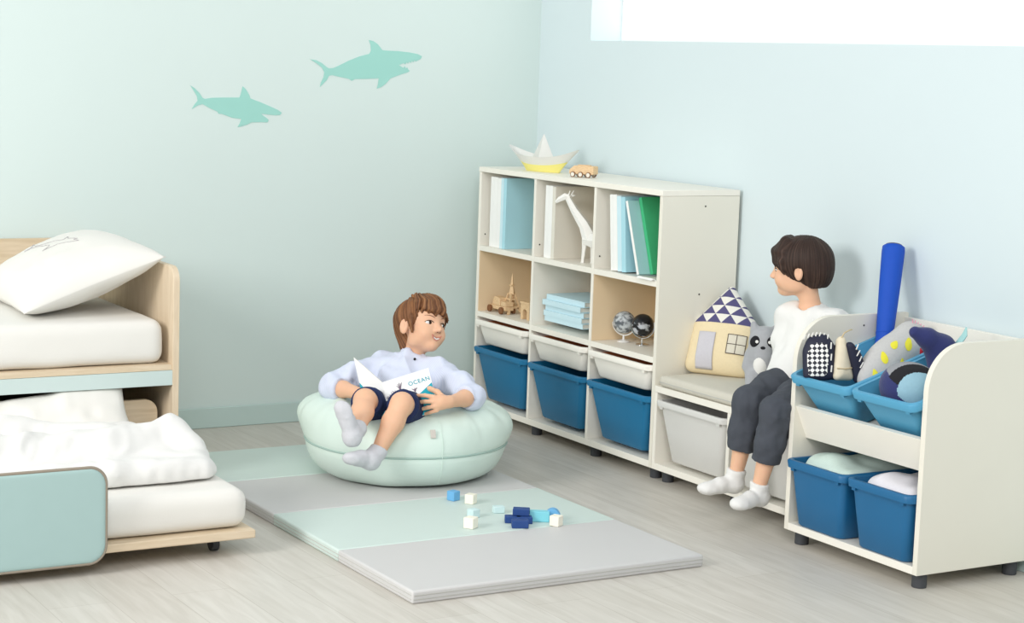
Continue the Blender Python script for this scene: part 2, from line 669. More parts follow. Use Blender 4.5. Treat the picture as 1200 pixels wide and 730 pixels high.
decal('shark_sticker', [(-1.0505, 1.4385), (-1.0232, 1.4358), (-0.9986, 1.425), (-0.9786, 1.4105), (-0.9687, 1.4055), (-0.9491, 1.4078), (-0.9246, 1.4183), (-0.8855, 1.4373), (-0.8361, 1.4567), (-0.7943, 1.4679), (-0.7866, 1.4807), (-0.7892, 1.5031), (-0.7978, 1.5225), (-0.7776, 1.5187), (-0.7571, 1.5069), (-0.7362, 1.4842), (-0.7159, 1.483), (-0.6649, 1.4829), (-0.6135, 1.4791), (-0.5772, 1.4739), (-0.5572, 1.4654), (-0.5631, 1.4543), (-0.5795, 1.4465), (-0.5856, 1.4436), (-0.5909, 1.448), (-0.5969, 1.4405), (-0.6032, 1.4458), (-0.6081, 1.4375), (-0.6155, 1.4427), (-0.6204, 1.4344), (-0.6267, 1.4396), (-0.6326, 1.4304), (-0.64, 1.4356), (-0.6612, 1.4268), (-0.6498, 1.4217), (-0.6404, 1.4165), (-0.6345, 1.424), (-0.629, 1.4141), (-0.623, 1.4197), (-0.6186, 1.4108), (-0.6102, 1.4055), (-0.6214, 1.3989), (-0.6519, 1.3899), (-0.6874, 1.3771), (-0.6975, 1.3732), (-0.7173, 1.3519), (-0.7372, 1.3378), (-0.7573, 1.3311), (-0.7527, 1.3465), (-0.7493, 1.3719), (-0.8037, 1.3687), (-0.8538, 1.3666), (-0.8686, 1.359), (-0.8807, 1.3668), (-0.9236, 1.3737), (-0.9533, 1.3792), (-0.968, 1.377), (-0.9774, 1.359), (-1.0062, 1.3316), (-1.0017, 1.3495), (-0.9905, 1.372), (-0.988, 1.3898), (-0.9982, 1.4073), (-1.023, 1.4243)],
      'larger aqua shark sticker with open jaws, higher on the back wall')
decal('shark_sticker', [(-1.5437, 1.326), (-1.5254, 1.3153), (-1.5069, 1.2985), (-1.4929, 1.279), (-1.4837, 1.2758), (-1.4562, 1.2806), (-1.4008, 1.2826), (-1.3431, 1.2838), (-1.3377, 1.2978), (-1.3307, 1.3276), (-1.3174, 1.3157), (-1.3029, 1.2942), (-1.298, 1.2812), (-1.26, 1.2689), (-1.2218, 1.2547), (-1.1834, 1.2395), (-1.1659, 1.2284), (-1.1734, 1.2194), (-1.1973, 1.2182), (-1.2212, 1.2204), (-1.2526, 1.2234), (-1.2449, 1.2165), (-1.2305, 1.208), (-1.2208, 1.1993), (-1.2254, 1.1904), (-1.2539, 1.1909), (-1.2917, 1.1895), (-1.3104, 1.1805), (-1.3338, 1.1732), (-1.3497, 1.1704), (-1.3405, 1.1845), (-1.3343, 1.202), (-1.3717, 1.2058), (-1.4138, 1.22), (-1.4277, 1.2206), (-1.4324, 1.2283), (-1.4649, 1.2416), (-1.4926, 1.2558), (-1.5109, 1.2511), (-1.5362, 1.2361), (-1.5246, 1.2552), (-1.5129, 1.2683), (-1.5159, 1.2854), (-1.5298, 1.3066)],
      'smaller aqua shark sticker, lower and further left on the back wall')


# ------------------------------------------------------------------ bookcase
def cyl(b, x, y, r, z0, z1, seg=20):
    return b.lathe([(r, z0), (r, z1)], (x, y, 0), seg)


PY = [-0.146, -0.576, -1.005, -1.429]
CY = [(PY[i] + PY[i + 1]) / 2 for i in range(3)]
FX, BX, TH = -0.35, -0.015, 0.0085
bc = thing('bookcase', (-0.18, -0.79, 0), 'ivory open bookcase three compartments wide standing in the room corner', 'bookcase')
MB().box((FX, PY[0] - TH, 0.045), (BX, PY[0] + TH, 1.009)).build('side_panel', M['cabinet'], bc, bevel=0.0012)
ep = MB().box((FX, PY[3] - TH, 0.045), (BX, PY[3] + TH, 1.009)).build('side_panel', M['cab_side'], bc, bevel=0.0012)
for y in PY[1:3]:
    MB().box((FX + 0.001, y - TH + 0.001, 0.069), (BX, y + TH - 0.001, 1.009)).build('divider', M['cabinet'], bc, bevel=0.001)
MB().box((FX - 0.002, PY[3] - TH - 0.001, 1.0095), (BX, PY[0] + TH + 0.001, 1.03)).build('top_board', M['cabinet'], bc, bevel=0.0015)
MB().box((FX, PY[3] + TH, 0.045), (BX, PY[0] - TH, 0.069)).build('bottom_board', M['cabinet'], bc, bevel=0.001)
for zt in (0.44, 0.71):
    for i in range(3):
        MB().box((FX + 0.001, PY[i + 1] + TH, zt - 0.021), (BX - 0.006, PY[i] - TH, zt)).build('shelf', M['cabinet'], bc, bevel=0.001)
MB().box((BX - 0.006, PY[3] + TH, 0.069), (BX, PY[0] - TH, 1.009)).build('back_board', M['cab_back'], bc, smooth=0)
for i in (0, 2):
    MB().box((FX + 0.004, PY[i] - TH - 0.0012, 0.4405), (BX - 0.006, PY[i] - TH - 0.0001, 0.6885)).build('bounce_tint_sheet', M['inner'], bc, smooth=0, label='thin tan sheet standing in for warm bounce light')  # added sheet on the divider face, its tan stands for warm bounce light
for y in (PY[0] - 0.03, PY[1], PY[2], PY[3] + 0.03):
    for x in (FX + 0.05, BX - 0.04):
        cyl(MB(), x, y, 0.021, 0, 0.045).build('foot', M['foot'], bc, bevel=0.002)
for i in range(3):
    for zt, h in ((0.275, 0.012), (0.388, 0.012)):
        for y, s in ((PY[i] - TH, -1), (PY[i + 1] + TH, 1)):
            y0, y1 = sorted((y, y + s * 0.0105))
            MB().box((FX + 0.012, y0, zt - h), (BX - 0.02, y1, zt)).build('runner', M['cabinet'], bc, smooth=0)
for x, z in ((-0.165, 0.973), (-0.175, 0.66)):
    MB().lathe([(0.0032, 0), (0.0032, 0.0012)], (0, 0, 0), 10, Matrix.Translation((x, PY[3] - TH, z)) @ Matrix.Rotation(PI / 2, 4, 'X')).build('screw_cap', M['screw'], bc)
for i in range(3):
    MB().lathe([(0.003, 0), (0.003, 0.0012)], (0, 0, 0), 10, Matrix.Translation((-0.325, PY[i] - TH, 0.755)) @ Matrix.Rotation(PI / 2, 4, 'X')).build('screw_cap', M['screw'], bc)


def make_bin(name, W, D, H, m, tw=0.05, td=0.03, liner=False, rim_h=0.02):
    """open plastic tub: front towards -x, standing on z = 0"""
    root = thing(name, (0, 0, 0), None, 'storage bin')
    b = MB()
    e = 0.011

    def R(o, z, t):
        return rrect(-D / 2 + td * (1 - t) + o, D / 2 - td * (1 - t) * 0.6 - o, -W / 2 + tw * (1 - t) + o, W / 2 - tw * (1 - t) - o,
                     0.026 - o * 0.3, z)
    rings = [R(e + 0.006, 0, 0), R(e + 0.001, 0.006, 0.02), R(e, H * 0.5, 0.5), R(e, H - 0.004, 1), R(e + 0.004, H - 0.004, 1), R(e + 0.005, 0.012, 0.02)]
    b.loft(rings)
    b.build('tub', m, root, smooth=50)
    r = MB()
    rr = [R(e - 0.001, H - rim_h, 1), R(0.002, H - rim_h, 1), R(0, H - 0.004, 1), R(0.003, H, 1), R(e + 0.003, H, 1), R(e + 0.0045, H - 0.006, 1)]
    r.loft(rr, close=True)
    for sy in (-1, 1):
        r.box((-D / 2 + 0.006, sy * (W / 2 - 0.035) - 0.008, H - rim_h - 0.009), (-D / 2 + 0.02, sy * (W / 2 - 0.035) + 0.008, H - rim_h + 0.002))
    r.build('rim', m, root, smooth=50)
    if liner:
        MB().loft([R(e + 0.007, 0.0125, 0.05), R(e + 0.0055, H - 0.012, 0.95), R(e + 0.008, H - 0.012, 0.95), R(e + 0.010, 0.016, 0.05)]).build('liner', M['brown_liner'], root, smooth=50)
    return root


def place(o, loc, label, group, rot=None):
    o.location = loc
    if rot:
        o.rotation_euler = rot
    tag(o, label, None, group)
    return o


pos = ['left', 'middle', 'right']
b0 = make_bin('storage_bin', 0.407, 0.335, 0.21, M['bin_blue'])
t0 = make_bin('storage_tray', 0.407, 0.335, 0.098, M['bin_white'], 0.03, 0.02, True)
for i in range(3):
    o = b0 if i == 0 else copy_tree(b0)
    place(o, (-0.205, CY[i], 0.087), 'deep teal blue storage bin in the bottom row of the bookcase, %s column' % pos[i], 'blue bins under the bookcase shelves')
    o = t0 if i == 0 else copy_tree(t0)
    place(o, (-0.205, CY[i], 0.312), 'shallow white tray above the %s teal blue bin of the bookcase' % pos[i], 'white trays in the bookcase')

# ------------------------------------------------------------------ bench
BY0, BYD, BY1 = -1.4395, -1.8735, -2.31
bn = thing('storage_bench', (-0.18, -1.87, 0), 'low ivory bench unit between the bookcase and the toy rack', 'bench')
MB().box((FX, BY0 - 0.017, 0.045), (BX, BY0, 0.32)).build('side_panel', M['cabinet'], bn, bevel=0.001)
MB().box((FX, BY1, 0.045), (BX, BY1 + 0.017, 0.32)).build('side_panel', M['cabinet'], bn, bevel=0.001)
MB().box((FX + 0.001, BYD - 0.0085, 0.068), (BX, BYD + 0.0085, 0.32)).build('divider', M['cabinet'], bn, bevel=0.001)
MB().box((FX, BY1, 0.3205), (BX, BY0, 0.343)).build('top_board', M['cabinet'], bn, bevel=0.001)
MB().box((FX, BY1 + 0.017, 0.045), (BX, BY0 - 0.017, 0.068)).build('bottom_board', M['cabinet'], bn, bevel=0.001)
MB().box((BX - 0.006, BY1 + 0.017, 0.068), (BX, BY0 - 0.017, 0.32)).build('back_board', M['cab_back'], bn, smooth=0)
for y in (BY0 - 0.035, BYD, BY1 + 0.04):
    for x in (FX + 0.05, BX - 0.04):
        cyl(MB(), x, y, 0.021, 0, 0.045).build('foot', M['foot'], bn, bevel=0.002)
for ya, yb in ((BY0 - 0.017, BYD + 0.0085), (BYD - 0.0085, BY1 + 0.017)):
    for y, s in ((ya, -1), (yb, 1)):
        y0, y1 = sorted((y, y + s * 0.0105))
        MB().box((FX + 0.012, y0, 0.264), (BX - 0.02, y1, 0.276)).build('runner', M['cabinet'], bn, smooth=0)
g0 = make_bin('storage_bin', 0.402, 0.335, 0.215, M['bin_grey'], 0.04)
place(g0, (-0.2, (BY0 - 0.017 + BYD) / 2, 0.083), 'light grey bin under the bench seat beside the bookcase', 'grey bins under the bench')
g1 = copy_tree(g0)
place(g1, (-0.2, (BYD + BY1 + 0.017) / 2, 0.083), 'light grey bin under the bench behind the legs of the sitting boy', 'grey bins under the bench')

# seat cushion: a padded slab with a welt and a faint crease
cu = Field((-0.37, -2.33, 0.33), (0.01, -1.43, 0.41), 0.006)
cu.rbox((-0.184, -1.884, 0.363), (0.168, 0.425, 0.0195), 0.014, k=0)
P, Q = cu.mesh(3)
x, y = (P[:, 0] + 0.184) / 0.168, (P[:, 1] + 1.884) / 0.425
P[:, 2] += np.where(P[:, 2] > 0.36, 0.006 * (1 - x ** 4) * (1 - y ** 4) + 0.0018 * vnoise(P * [1, .6, 0], 14, 3), 0)
sc = soft('seat_cushion', P, Q, M['cushion_grey'], org=(-0.184, -1.884, 0.343))
tag(sc, 'long flat warm grey seat cushion lying on the bench', 'cushion')
MB().tube([(-0.3515, -1.47, 0.3605), (-0.3515, -2.3, 0.3605)], 0.0016, 6).build('welt', M['mat_side'], sc)

# ------------------------------------------------------------------ toy rack
RY0, RY1 = -2.326, -2.925
rk = thing('toy_rack', (-0.23, -2.62, 0), 'ivory toy rack with rounded side panels and two tiers of blue bins', 'toy rack')
prof = rpoly([(-0.46, 0.045), (-0.016, 0.045), (-0.016, 0.71), (-0.46, 0.71)], [0, 0, 0.004, 0.135], 14)
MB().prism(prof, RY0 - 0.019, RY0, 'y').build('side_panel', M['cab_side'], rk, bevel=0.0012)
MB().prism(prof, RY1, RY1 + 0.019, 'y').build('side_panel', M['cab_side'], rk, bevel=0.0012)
MB().box((-0.034, RY1 + 0.019, 0.068), (-0.016, RY0 - 0.019, 0.695)).build('back_panel', M['cabinet'], rk, bevel=0.001)
MB().box((-0.46, RY1 + 0.019, 0.045), (-0.016, RY0 - 0.019, 0.068)).build('bottom_board', M['cabinet'], rk, bevel=0.001)
MB().prism([(-0.455, 0.435), (-0.437, 0.439), (-0.39, 0.336), (-0.408, 0.332)], RY1 + 0.019, RY0 - 0.019, 'y').build('front_rail', M['cabinet'], rk, bevel=0.001)
th = math.radians(17)


def tilt(x, z):
    return (-0.258 + x * math.cos(th) - z * math.sin(th), 0.45 + x * math.sin(th) + z * math.cos(th))


MB().prism([tilt(-0.165, -0.001), tilt(0.215, -0.001), tilt(0.215, -0.017), tilt(-0.165, -0.017)], RY1 + 0.019, RY0 - 0.019, 'y').build('sloping_shelf', M['cabinet'], rk, bevel=0.001)
for y in (RY0 - 0.035, RY1 + 0.035):
    for x in (-0.415, -0.06):
        cyl(MB(), x, y, 0.022, 0, 0.045).build('foot', M['foot'], rk, bevel=0.002)
MB().lathe([(0.003, 0), (0.003, 0.0012)], (0, 0, 0), 10, Matrix.Translation((-0.2, RY0 - 0.019, 0.675)) @ Matrix.Rotation(PI / 2, 4, 'X')).build('screw_cap', M['screw'], rk)
BINY = [-2.4835, -2.767]
u0 = make_bin('toy_bin', 0.277, 0.405, 0.15, M['bin_sky'], 0.035, 0.045, rim_h=0.024)
l0 = make_bin('storage_bin', 0.277, 0.405, 0.205, M['bin_blue_rack'], 0.022, 0.02, rim_h=0.024)
for i, y in enumerate(BINY):
    o = u0 if i == 0 else copy_tree(u0)
    place(o, (-0.258, y, 0.45), ('tilted sky blue tub on the rack holding the baseball glove', 'tilted sky blue tub on the rack beside the rounded end panel')[i],
          'sky blue tubs on the rack', (0, -th, 0))
    o = l0 if i == 0 else copy_tree(l0)
    place(o, (-0.287, y, 0.069), ('deep blue bin on the bottom of the rack filled with mint fabric', 'deep blue bin on the bottom of the rack filled with pale lilac fabric')[i],
          'deep blue bins on the rack')
M['knit_mint'] = mat('mint_knit', (203, 222, 214), 0.9, 0.08, 120, 0.3, 260, stretch=(1, 3, 1))
M['knit_lilac'] = mat('pale_lilac_knit', (226, 224, 230), 0.9, 0.04, 120, 0.25, 260)
for i, (y, m, lb) in enumerate(((BINY[0], 'knit_mint', 'folded mint knitted blanket stuffed in the lower left rack bin'), (BINY[1], 'knit_lilac', 'folded pale lilac blanket stuffed in the lower right rack bin'))):
    f = Field((-0.5, y - 0.14, 0.08), (-0.06, y + 0.14, 0.33), 0.005)
    f.rbox((-0.285, y, 0.185), (0.168, 0.108, 0.095), 0.04, k=0.0)
    f.ell((-0.38, y + 0.03, 0.262), (0.07, 0.075, 0.035), k=0.03)
    f.ell((-0.22, y - 0.01, 0.264), (0.1, 0.085, 0.034), k=0.03)
    P, Q = f.mesh()
    P[:, 2] += np.where(P[:, 2] > 0.2, 0.006 * vnoise(P * [1, 2.2, 1], 14, 5 + i), 0)
    tag(soft('blanket', P, Q, M[m], org=(-0.285, y, 0.09)), lb, 'blanket')

# ------------------------------------------------------------------ bunk bed with its trundle
PX = -1.965
bd = thing('bed', (-2.9, -0.5, 0), 'pale birch bed with a mint fascia cut by the left edge of the picture', 'bed')
bp = rpoly([(-0.985, 0), (-0.012, 0), (-0.012, 0.757), (-0.985, 0.752)], [0, 0, 0.003, 0.05], 10)
MB().prism(bp, PX, PX + 0.022, 'x').build('end_panel', M['bed_wood'], bd, bevel=0.0015)
MB().prism(bp, -3.92, -3.898, 'x').build('end_panel', M['bed_wood'], bd, bevel=0.0015)
MB().box((-3.898, -0.03, 0.30), (PX, -0.012, 0.757)).build('back_rail', M['bed_wood_x'], bd, bevel=0.0015)
MB().box((-3.898, -0.98, 0.411), (PX, -0.03, 0.43)).build('platform', M['bed_wood_x'], bd, bevel=0.001)
MB().box((-3.898, -0.984, 0.361), (PX, -0.966, 0.4105)).build('fascia', M['mint_panel'], bd, bevel=0.001)
MB().box((-3.898, -0.03, 0.0), (PX, -0.014, 0.30)).build('underbed_shade_board', M['shade_board'], bd, smooth=0)  # coloured dark to paint in the shade beneath the bed


def mattress(name, lo, hi, r, crown, label, seed):
    lo, hi = np.array(lo), np.array(hi)
    h = 0.012
    f = Field(lo - 0.04, hi + 0.04, h)
    f.rbox((lo + hi) / 2, (hi - lo) / 2, r, k=0)
    P, Q = f.mesh(2)
    c, s = (lo + hi) / 2, (hi - lo) / 2
    u = (P - c) / s
    P[:, 2] += np.where(u[:, 2] > 0, crown * (1 - u[:, 0] ** 2) * (1 - u[:, 1] ** 2) * u[:, 2], 0)
    P += normals(P, Q) * (0.0022 * vnoise(P * [1, 1, 2.2], 9, seed))[:, None]
    P[:, 2] = np.maximum(P[:, 2], lo[2])
    return tag(soft(name, P, Q, M['white_linen'], org=(c[0], c[1], lo[2])), label, 'mattress')


mattress('mattress', (-3.88, -0.965, 0.4305), (-1.985, -0.035, 0.575), 0.035, 0.02, 'thick white mattress on the upper bed platform', 2)

td = thing('trundle_bed', (-2.95, -1.37, 0), 'low birch trundle bed on castors pulled out from under the bed', 'trundle bed')
MB().box((-3.86, -1.835, 0.053), (-2.02, -0.9, 0.078)).build('base_board', M['bed_wood_x'], td, bevel=0.004)
hb = rpoly([(-3.86, 0.0785), (-1.985, 0.0785), (-1.985, 0.302), (-3.86, 0.302)], [0, 0, 0.045, 0.045], 10)
MB().prism(hb, -0.9, -0.882, 'y').build('headboard', M['bed_wood_x'], td, bevel=0.002)
for x in (-3.75, -2.11):
    for y in (-1.73, -1.0):
        cs = MB().lathe([(0.02, -0.012), (0.026, -0.01), (0.026, 0.01), (0.02, 0.012)], (0, 0, 0), 18, Matrix.Translation((x, y, 0.026)) @ Matrix.Rotation(PI / 2, 4, 'Y')).build('caster', M['foot'], td)
        MB().box((x - 0.018, y - 0.012, 0.045), (x + 0.018, y + 0.012, 0.053)).build('bracket', M['foot'], cs, smooth=0)
# padded guard along the front, its edge in piping
gx0, gx1, gz0, gz1, gy = -3.3, -2.478, 0.036, 0.308, -1.853
gf = Field((gx0 - 0.02, gy - 0.04, gz0 - 0.02), (gx1 + 0.02, gy + 0.04, gz1 + 0.02), 0.006)
gpoly = np.array([((gx0 + gx1) / 2, (gz0 + gz1) / 2), ((gx1 - gx0) / 2, (gz1 - gz0) / 2)])


def guard_fn(X, Y, Z):
    r = 0.05
    qx, qz = np.abs(X - gpoly[0][0]) - (gpoly[1][0] - r), np.abs(Z - gpoly[0][1]) - (gpoly[1][1] - r)
    d = np.sqrt(np.maximum(qx, 0) ** 2 + np.maximum(qz, 0) ** 2) + np.minimum(np.maximum(qx, qz), 0) - r
    e = np.abs(Y - gy) - 0.012
    w0 = np.maximum(d + 0.008, 0)
    w1 = np.maximum(e + 0.008, 0)
    return np.minimum(np.maximum(d, e) + 0.008, 0) + np.sqrt(w0 * w0 + w1 * w1) - 0.008


gf.put(guard_fn, (gx0, gy - 0.015, gz0), (gx1, gy + 0.015, gz1), 0)
P, Q = gf.mesh(2)
gd = soft('guard_panel', P, Q, M['mint_pad'], td, label='padded mint guard panel')
pp = rpoly([(gx0, gz0), (gx1, gz0), (gx1, gz1), (gx0, gz1)], 0.05, 10)
MB().tube([(p[0], gy - 0.006, p[1]) for p in pp], 0.0045, 8, closed=True).build('piping', M['piping'], gd, label='taupe piping')
mattress('mattress', (-3.85, -1.815, 0.0785), (-2.032, -0.905, 0.197), 0.04, 0.012, 'white mattress on the low trundle bed', 6)


# pillows
def pillow(name, w, h, t, T, material, seed, wr=0.006, n=46, pinch=0.07):
    """soft pillow w x h, thickness t, in its own frame: x along w, y along h, z up; T places it"""
    vs, fs = [], []
    u = np.linspace(-1, 1, n)
    U, Vv = np.meshgrid(u, u, indexing='ij')
    e = np.clip(1 - np.abs(U) ** 2.6, 0, 1) ** 0.55 * np.clip(1 - np.abs(Vv) ** 2.6, 0, 1) ** 0.55
    sx = 1 - pinch * (1 - np.abs(Vv) ** 1.5) * 0.9
    sy = 1 - pinch * (1 - np.abs(U) ** 1.5) * 0.9
    X, Y = U * w / 2 * sx, Vv * h / 2 * sy
    G = np.stack([X, Y, 0 * X], -1)
    rad = np.stack([U * 3 + 0 * Vv, Vv * 3, 0 * U], -1)
    top = e * t * 0.55 + wr * e ** 0.4 * vnoise(G * [1, 1, 1], 11, seed) + 0.5 * wr * e ** .4 * vnoise(G, 26, seed + 1)
    bot = -e * t * 0.45 - wr * e ** 0.4 * vnoise(G, 12, seed + 2)
    V1 = np.stack([X, Y, top], -1).reshape(-1, 3)
    V2 = np.stack([X, Y, bot], -1).reshape(-1, 3)
    V = np.concatenate([V1, V2])
    N = n * n
    Q = []
    for i in range(n - 1):
        for j in range(n - 1):
            a, b, c, d = i * n + j, (i + 1) * n + j, (i + 1) * n + j + 1, i * n + j + 1
            Q.append((a, b, c, d))
            Q.append((N + a, N + d, N + c, N + b))
    rim = [i * n for i in range(n)] + [(n - 1) * n + j for j in range(1, n)] + [i * n + n - 1 for i in range(n - 2, -1, -1)] + [j for j in range(n - 2, 0, -1)]
    V[[r + N for r in rim]] = V[rim] - [0, 0, 0.003]
    for k in range(len(rim)):
        a, b = rim[k], rim[(k + 1) % len(rim)]
        Q.append((b, a, N + a, N + b))
    A = np.array(T)
    W = V @ A[:3, :3].T + A[:3, 3]
    o = soft(name, W, Q, material, org=T.translation)

    def surf(x, y):
        i = np.clip(np.interp(x, [-w / 2, w / 2], [0, n - 1]), 0, n - 1)
        j = np.clip(np.interp(y, [-h / 2, h / 2], [0, n - 1]), 0, n - 1)
        z = top[int(round(i)), int(round(j))]
        return T @ Vector((x, y, z + 0.0008))
    return o, surf


def frame(o, ex, ey):
    """matrix with origin o, x axis along ex, y axis near ey"""
    ex = Vector(ex).normalized()
    ez = ex.cross(Vector(ey)).normalized()
    ey = ez.cross(ex).normalized()
    return Matrix(((ex.x, ey.x, ez.x, o[0]), (ex.y, ey.y, ez.y, o[1]), (ex.z, ey.z, ez.z, o[2]), (0, 0, 0, 1)))


T = frame((-2.205, -0.615, 0.70), (0.41, 0, 0.15), (0, 1, 0.02))
po, psurf = pillow('pillow', 0.50, 0.60, 0.19, T, M['white_linen'], 11)
tag(po, 'white pillow printed with a shark outline leaning on the bed end panel', 'pillow')
SH = [(-1, .28), (-.8, .12), (-.62, .1), (-.3, .2), (0, .26), (.04, .42), (.0, .62), (.2, .4), (.3, .26), (.6, .22), (.95, .06), (.7, -.02),
      (.78, -.1), (.5, -.14), (.34, -.2), (.1, -.48), (.14, -.22), (-.2, -.18), (-.6, 0), (-.82, -.02), (-1.02, -.2), (-.92, .06), (-1, .28)]
loop = []
for i in range(len(SH) - 1):
    for k in range(6):
        t = k / 6
        loop.append((SH[i][0] * (1 - t) + SH[i + 1][0] * t, SH[i][1] * (1 - t) + SH[i + 1][1] * t))
ca, sa = math.cos(1.0), math.sin(1.0)
MB().tube([psurf((-0.0 + 0.115 * (x * ca - y * sa)), (0.02 - 0.115 * (x * sa + y * ca))) for x, y in loop], 0.0011, 5, closed=True).build('shark_outline', M['stitch_grey'], po, label='thin grey shark outline')
T = frame((-2.405, -0.995, 0.243), (1, 0, 0.12), (0, 0.5, 0.75))
lp, _ = pillow('pillow', 0.60, 0.25, 0.11, T, M['white_linen'], 21, 0.012)
tag(lp, 'white pillow propped against the low trundle headboard', 'pillow')

# the thrown-back duvet
f = Field((-3.4, -1.80, 0.18), (-1.98, -0.95, 0.42), 0.008)
f.rbox((-2.76, -1.36, 0.228), (0.66, 0.335, 0.026), 0.024, k=0)
f.chain([(-3.3, -1.45, 0.27), (-2.75, -1.47, 0.285), (-2.35, -1.44, 0.262), (-2.125, -1.40, 0.297)], [0.06, 0.06, 0.05, 0.034], 0.07)
f.chain([(-2.125, -1.4, 0.297), (-2.085, -1.48, 0.245), (-2.10, -1.64, 0.218)], [0.034, 0.028, 0.016], 0.05)
f.chain([(-3.3, -1.67, 0.25), (-2.4, -1.675, 0.245), (-2.13, -1.67, 0.228)], [0.03, 0.028, 0.022], 0.03)
f.chain([(-3.3, -1.2, 0.27), (-2.6, -1.18, 0.275), (-2.2, -1.25, 0.25)], [0.05, 0.05, 0.035], 0.06)
P, Q = f.mesh(3)
N = normals(P, Q)
rot = np.array([[0.8, 0.6, 0], [-0.6, 0.8, 0], [0, 0, 1]])
G = (P @ rot.T) * [1, 2.6, 1.0]
a = 0.5 - np.abs(vnoise(G, 5.5, 31))
b = 0.5 - np.abs(vnoise((P @ rot) * [2.2, 1, 1.4], 12, 32))
P = P + N * (0.020 * a + 0.007 * b + 0.002 * vnoise(P, 30, 33))[:, None]
P[:, 2] = np.maximum(P[:, 2], 0.2075)
for _ in range(2):
    P = lap(P, Q, 0.5)
tag(soft('duvet', P, Q, M['white_duvet'], org=(-2.76, -1.36, 0.208)), 'rumpled white duvet thrown back over the trundle mattress', 'duvet')

# ------------------------------------------------------------------ play mat, four panels
pm = thing('play_mat', (-1.35, -1.52, 0), 'long folding play mat of alternating mint and grey panels on the floor', 'play mat')
MX0, MX1 = -1.83, -0.866
MYS = [-2.462, -1.9915, -1.518, -1.051, -0.583]
for i in range(4):
    y0, y1 = MYS[i] + 0.0008, MYS[i + 1] - 0.0008
    s = M['mat_grey'] if i % 2 == 0 else M['mat_mint']
    MB().box((MX0, y0, 0.0), (MX1, y1, 0.0365)).build('panel', s, pm, bevel=0.006, seg=3, label='light grey panel' if i % 2 == 0 else 'mint panel')
for z in (0.0125, 0.0235):
    MB().tube([(MX0 + 0.004, MYS[0] - 0.0004, z), (MX1 - 0.004, MYS[0] - 0.0004, z)], 0.0012, 6).build('edge_seam', M['mat_side'], pm)
    MB().tube([(MX0 - 0.0002, MYS[0] + 0.006, z), (MX0 - 0.0002, MYS[4] - 0.006, z)], 0.0012, 6).build('edge_seam', M['mat_side'], pm)

# ------------------------------------------------------------------ books on the shelves
M['paper'] = mat('book_pages', (240, 237, 228), 0.85, 0.02, 60)
M['bk_white'] = mat('white_book_cover', (246, 246, 243), 0.6, 0.008)
M['bk_cream'] = mat('off_white_book_cover', (226, 222, 210), 0.6, 0.01)
M['bk_sky'] = mat('light_blue_book_cover', (174, 220, 232), 0.55, 0.015)
M['bk_pale'] = mat('pale_blue_book_cover', (205, 233, 242), 0.55, 0.012)
M['bk_aqua'] = mat('grey_aqua_book_cover', (166, 210, 214), 0.55, 0.015)
M['bk_green'] = mat('green_book_cover', (72, 186, 128), 0.55, 0.02)


def book(t, h, d, m, label, group, loc, lean=0.0, flat=False):
    """closed book: spine on the -x side, thickness along -y, height along z; lean turns its top towards +y"""
    r = thing('book', (0, 0, 0), label, 'book', group)
    e = min(0.0022, t * 0.16)
    MB().box((0, -t, 0), (e, 0, h)).box((e, -e, 0), (d, 0, h)).box((e, -t, 0), (d, -t + e, h)).build('cover', m, r, smooth=0)
    MB().box((e, -t + e, 0.004), (d - 0.004, -e, h - 0.004)).build('pages', M['paper'], r, smooth=0)
    r.location = loc
    if flat:
        r.rotation_euler = (PI / 2, 0, 0) if flat is True else flat
    elif lean:
        r.rotation_euler = (-lean, 0, 0)
    return r


SZ = 0.7105
g1, g2, g3 = 'books in the top left compartment', 'books in the top middle compartment', 'books in the top right compartment'
y = -0.200
for t, h, m, lb in ((0.026, 0.283, 'bk_white', 'white book standing furthest left in the top left compartment'),
                    (0.029, 0.283, 'bk_white', 'thick white book second from the left in the top left compartment'),
                    (0.026, 0.281, 'bk_white', 'white book standing against the blue ones in the top left compartment'),
                    (0.02, 0.283, 'bk_pale', 'pale blue book between the white and the blue book, top left compartment'),
                    (0.022, 0.283, 'bk_sky', 'light blue book with its cover showing in the top left compartment')):
    book(t, h, 0.24, M[m], lb, g1, (-0.33, y, SZ))
    y -= t + 0.0008
y = -0.626
for t, h, m, lb in ((0.024, 0.279, 'bk_white', 'leftmost white book in the giraffe compartment'),
                    (0.026, 0.279, 'bk_white', 'middle white book of the three in the giraffe compartment'),
                    (0.022, 0.277, 'bk_cream', 'off white book with its cover showing behind the paper giraffe')):
    book(t, h, 0.24, M[m], lb, g2, (-0.33, y, SZ))
    y -= t + 0.0008
y, ln = -1.1, math.radians(5.5)
for t, h, m, lb in ((0.018, 0.277, 'bk_white', 'white book leaning furthest left in the top right compartment'),
                    (0.026, 0.277, 'bk_white', 'white book next to the pale blue ones in the top right compartment'),
                    (0.026, 0.274, 'bk_pale', 'pale blue book beside the white books in the top right compartment'),
                    (0.026, 0.272, 'bk_sky', 'light blue book that the tilted thin book rests against, top right compartment')):
    book(t, h, 0.24, M[m], lb, g3, (-0.33, y, SZ + t * math.sin(ln)), ln)
    y -= (t + 0.0008) / math.cos(ln)
l2 = math.radians(19.5)
aq = book(0.013, 0.272, 0.2, M['bk_aqua'], 'thin grey aqua book with a white spine tilted left of the green book', g3, (-0.335, -1.278, SZ + 0.013 * math.sin(l2)), l2)
MB().box((-0.0012, -0.0131, 0.0), (-0.0001, 0.0001, 0.272)).build('spine', M['bk_white'], None, smooth=0, label='white spine')
sp_ = C.objects['spine']
sp_.parent = aq
book(0.018, 0.283, 0.2, M['bk_green'], 'green book tilted at the right end of the top right compartment', g3, (-0.288, -1.2935, SZ + 0.018 * math.sin(l2)), l2)
bl = MB()
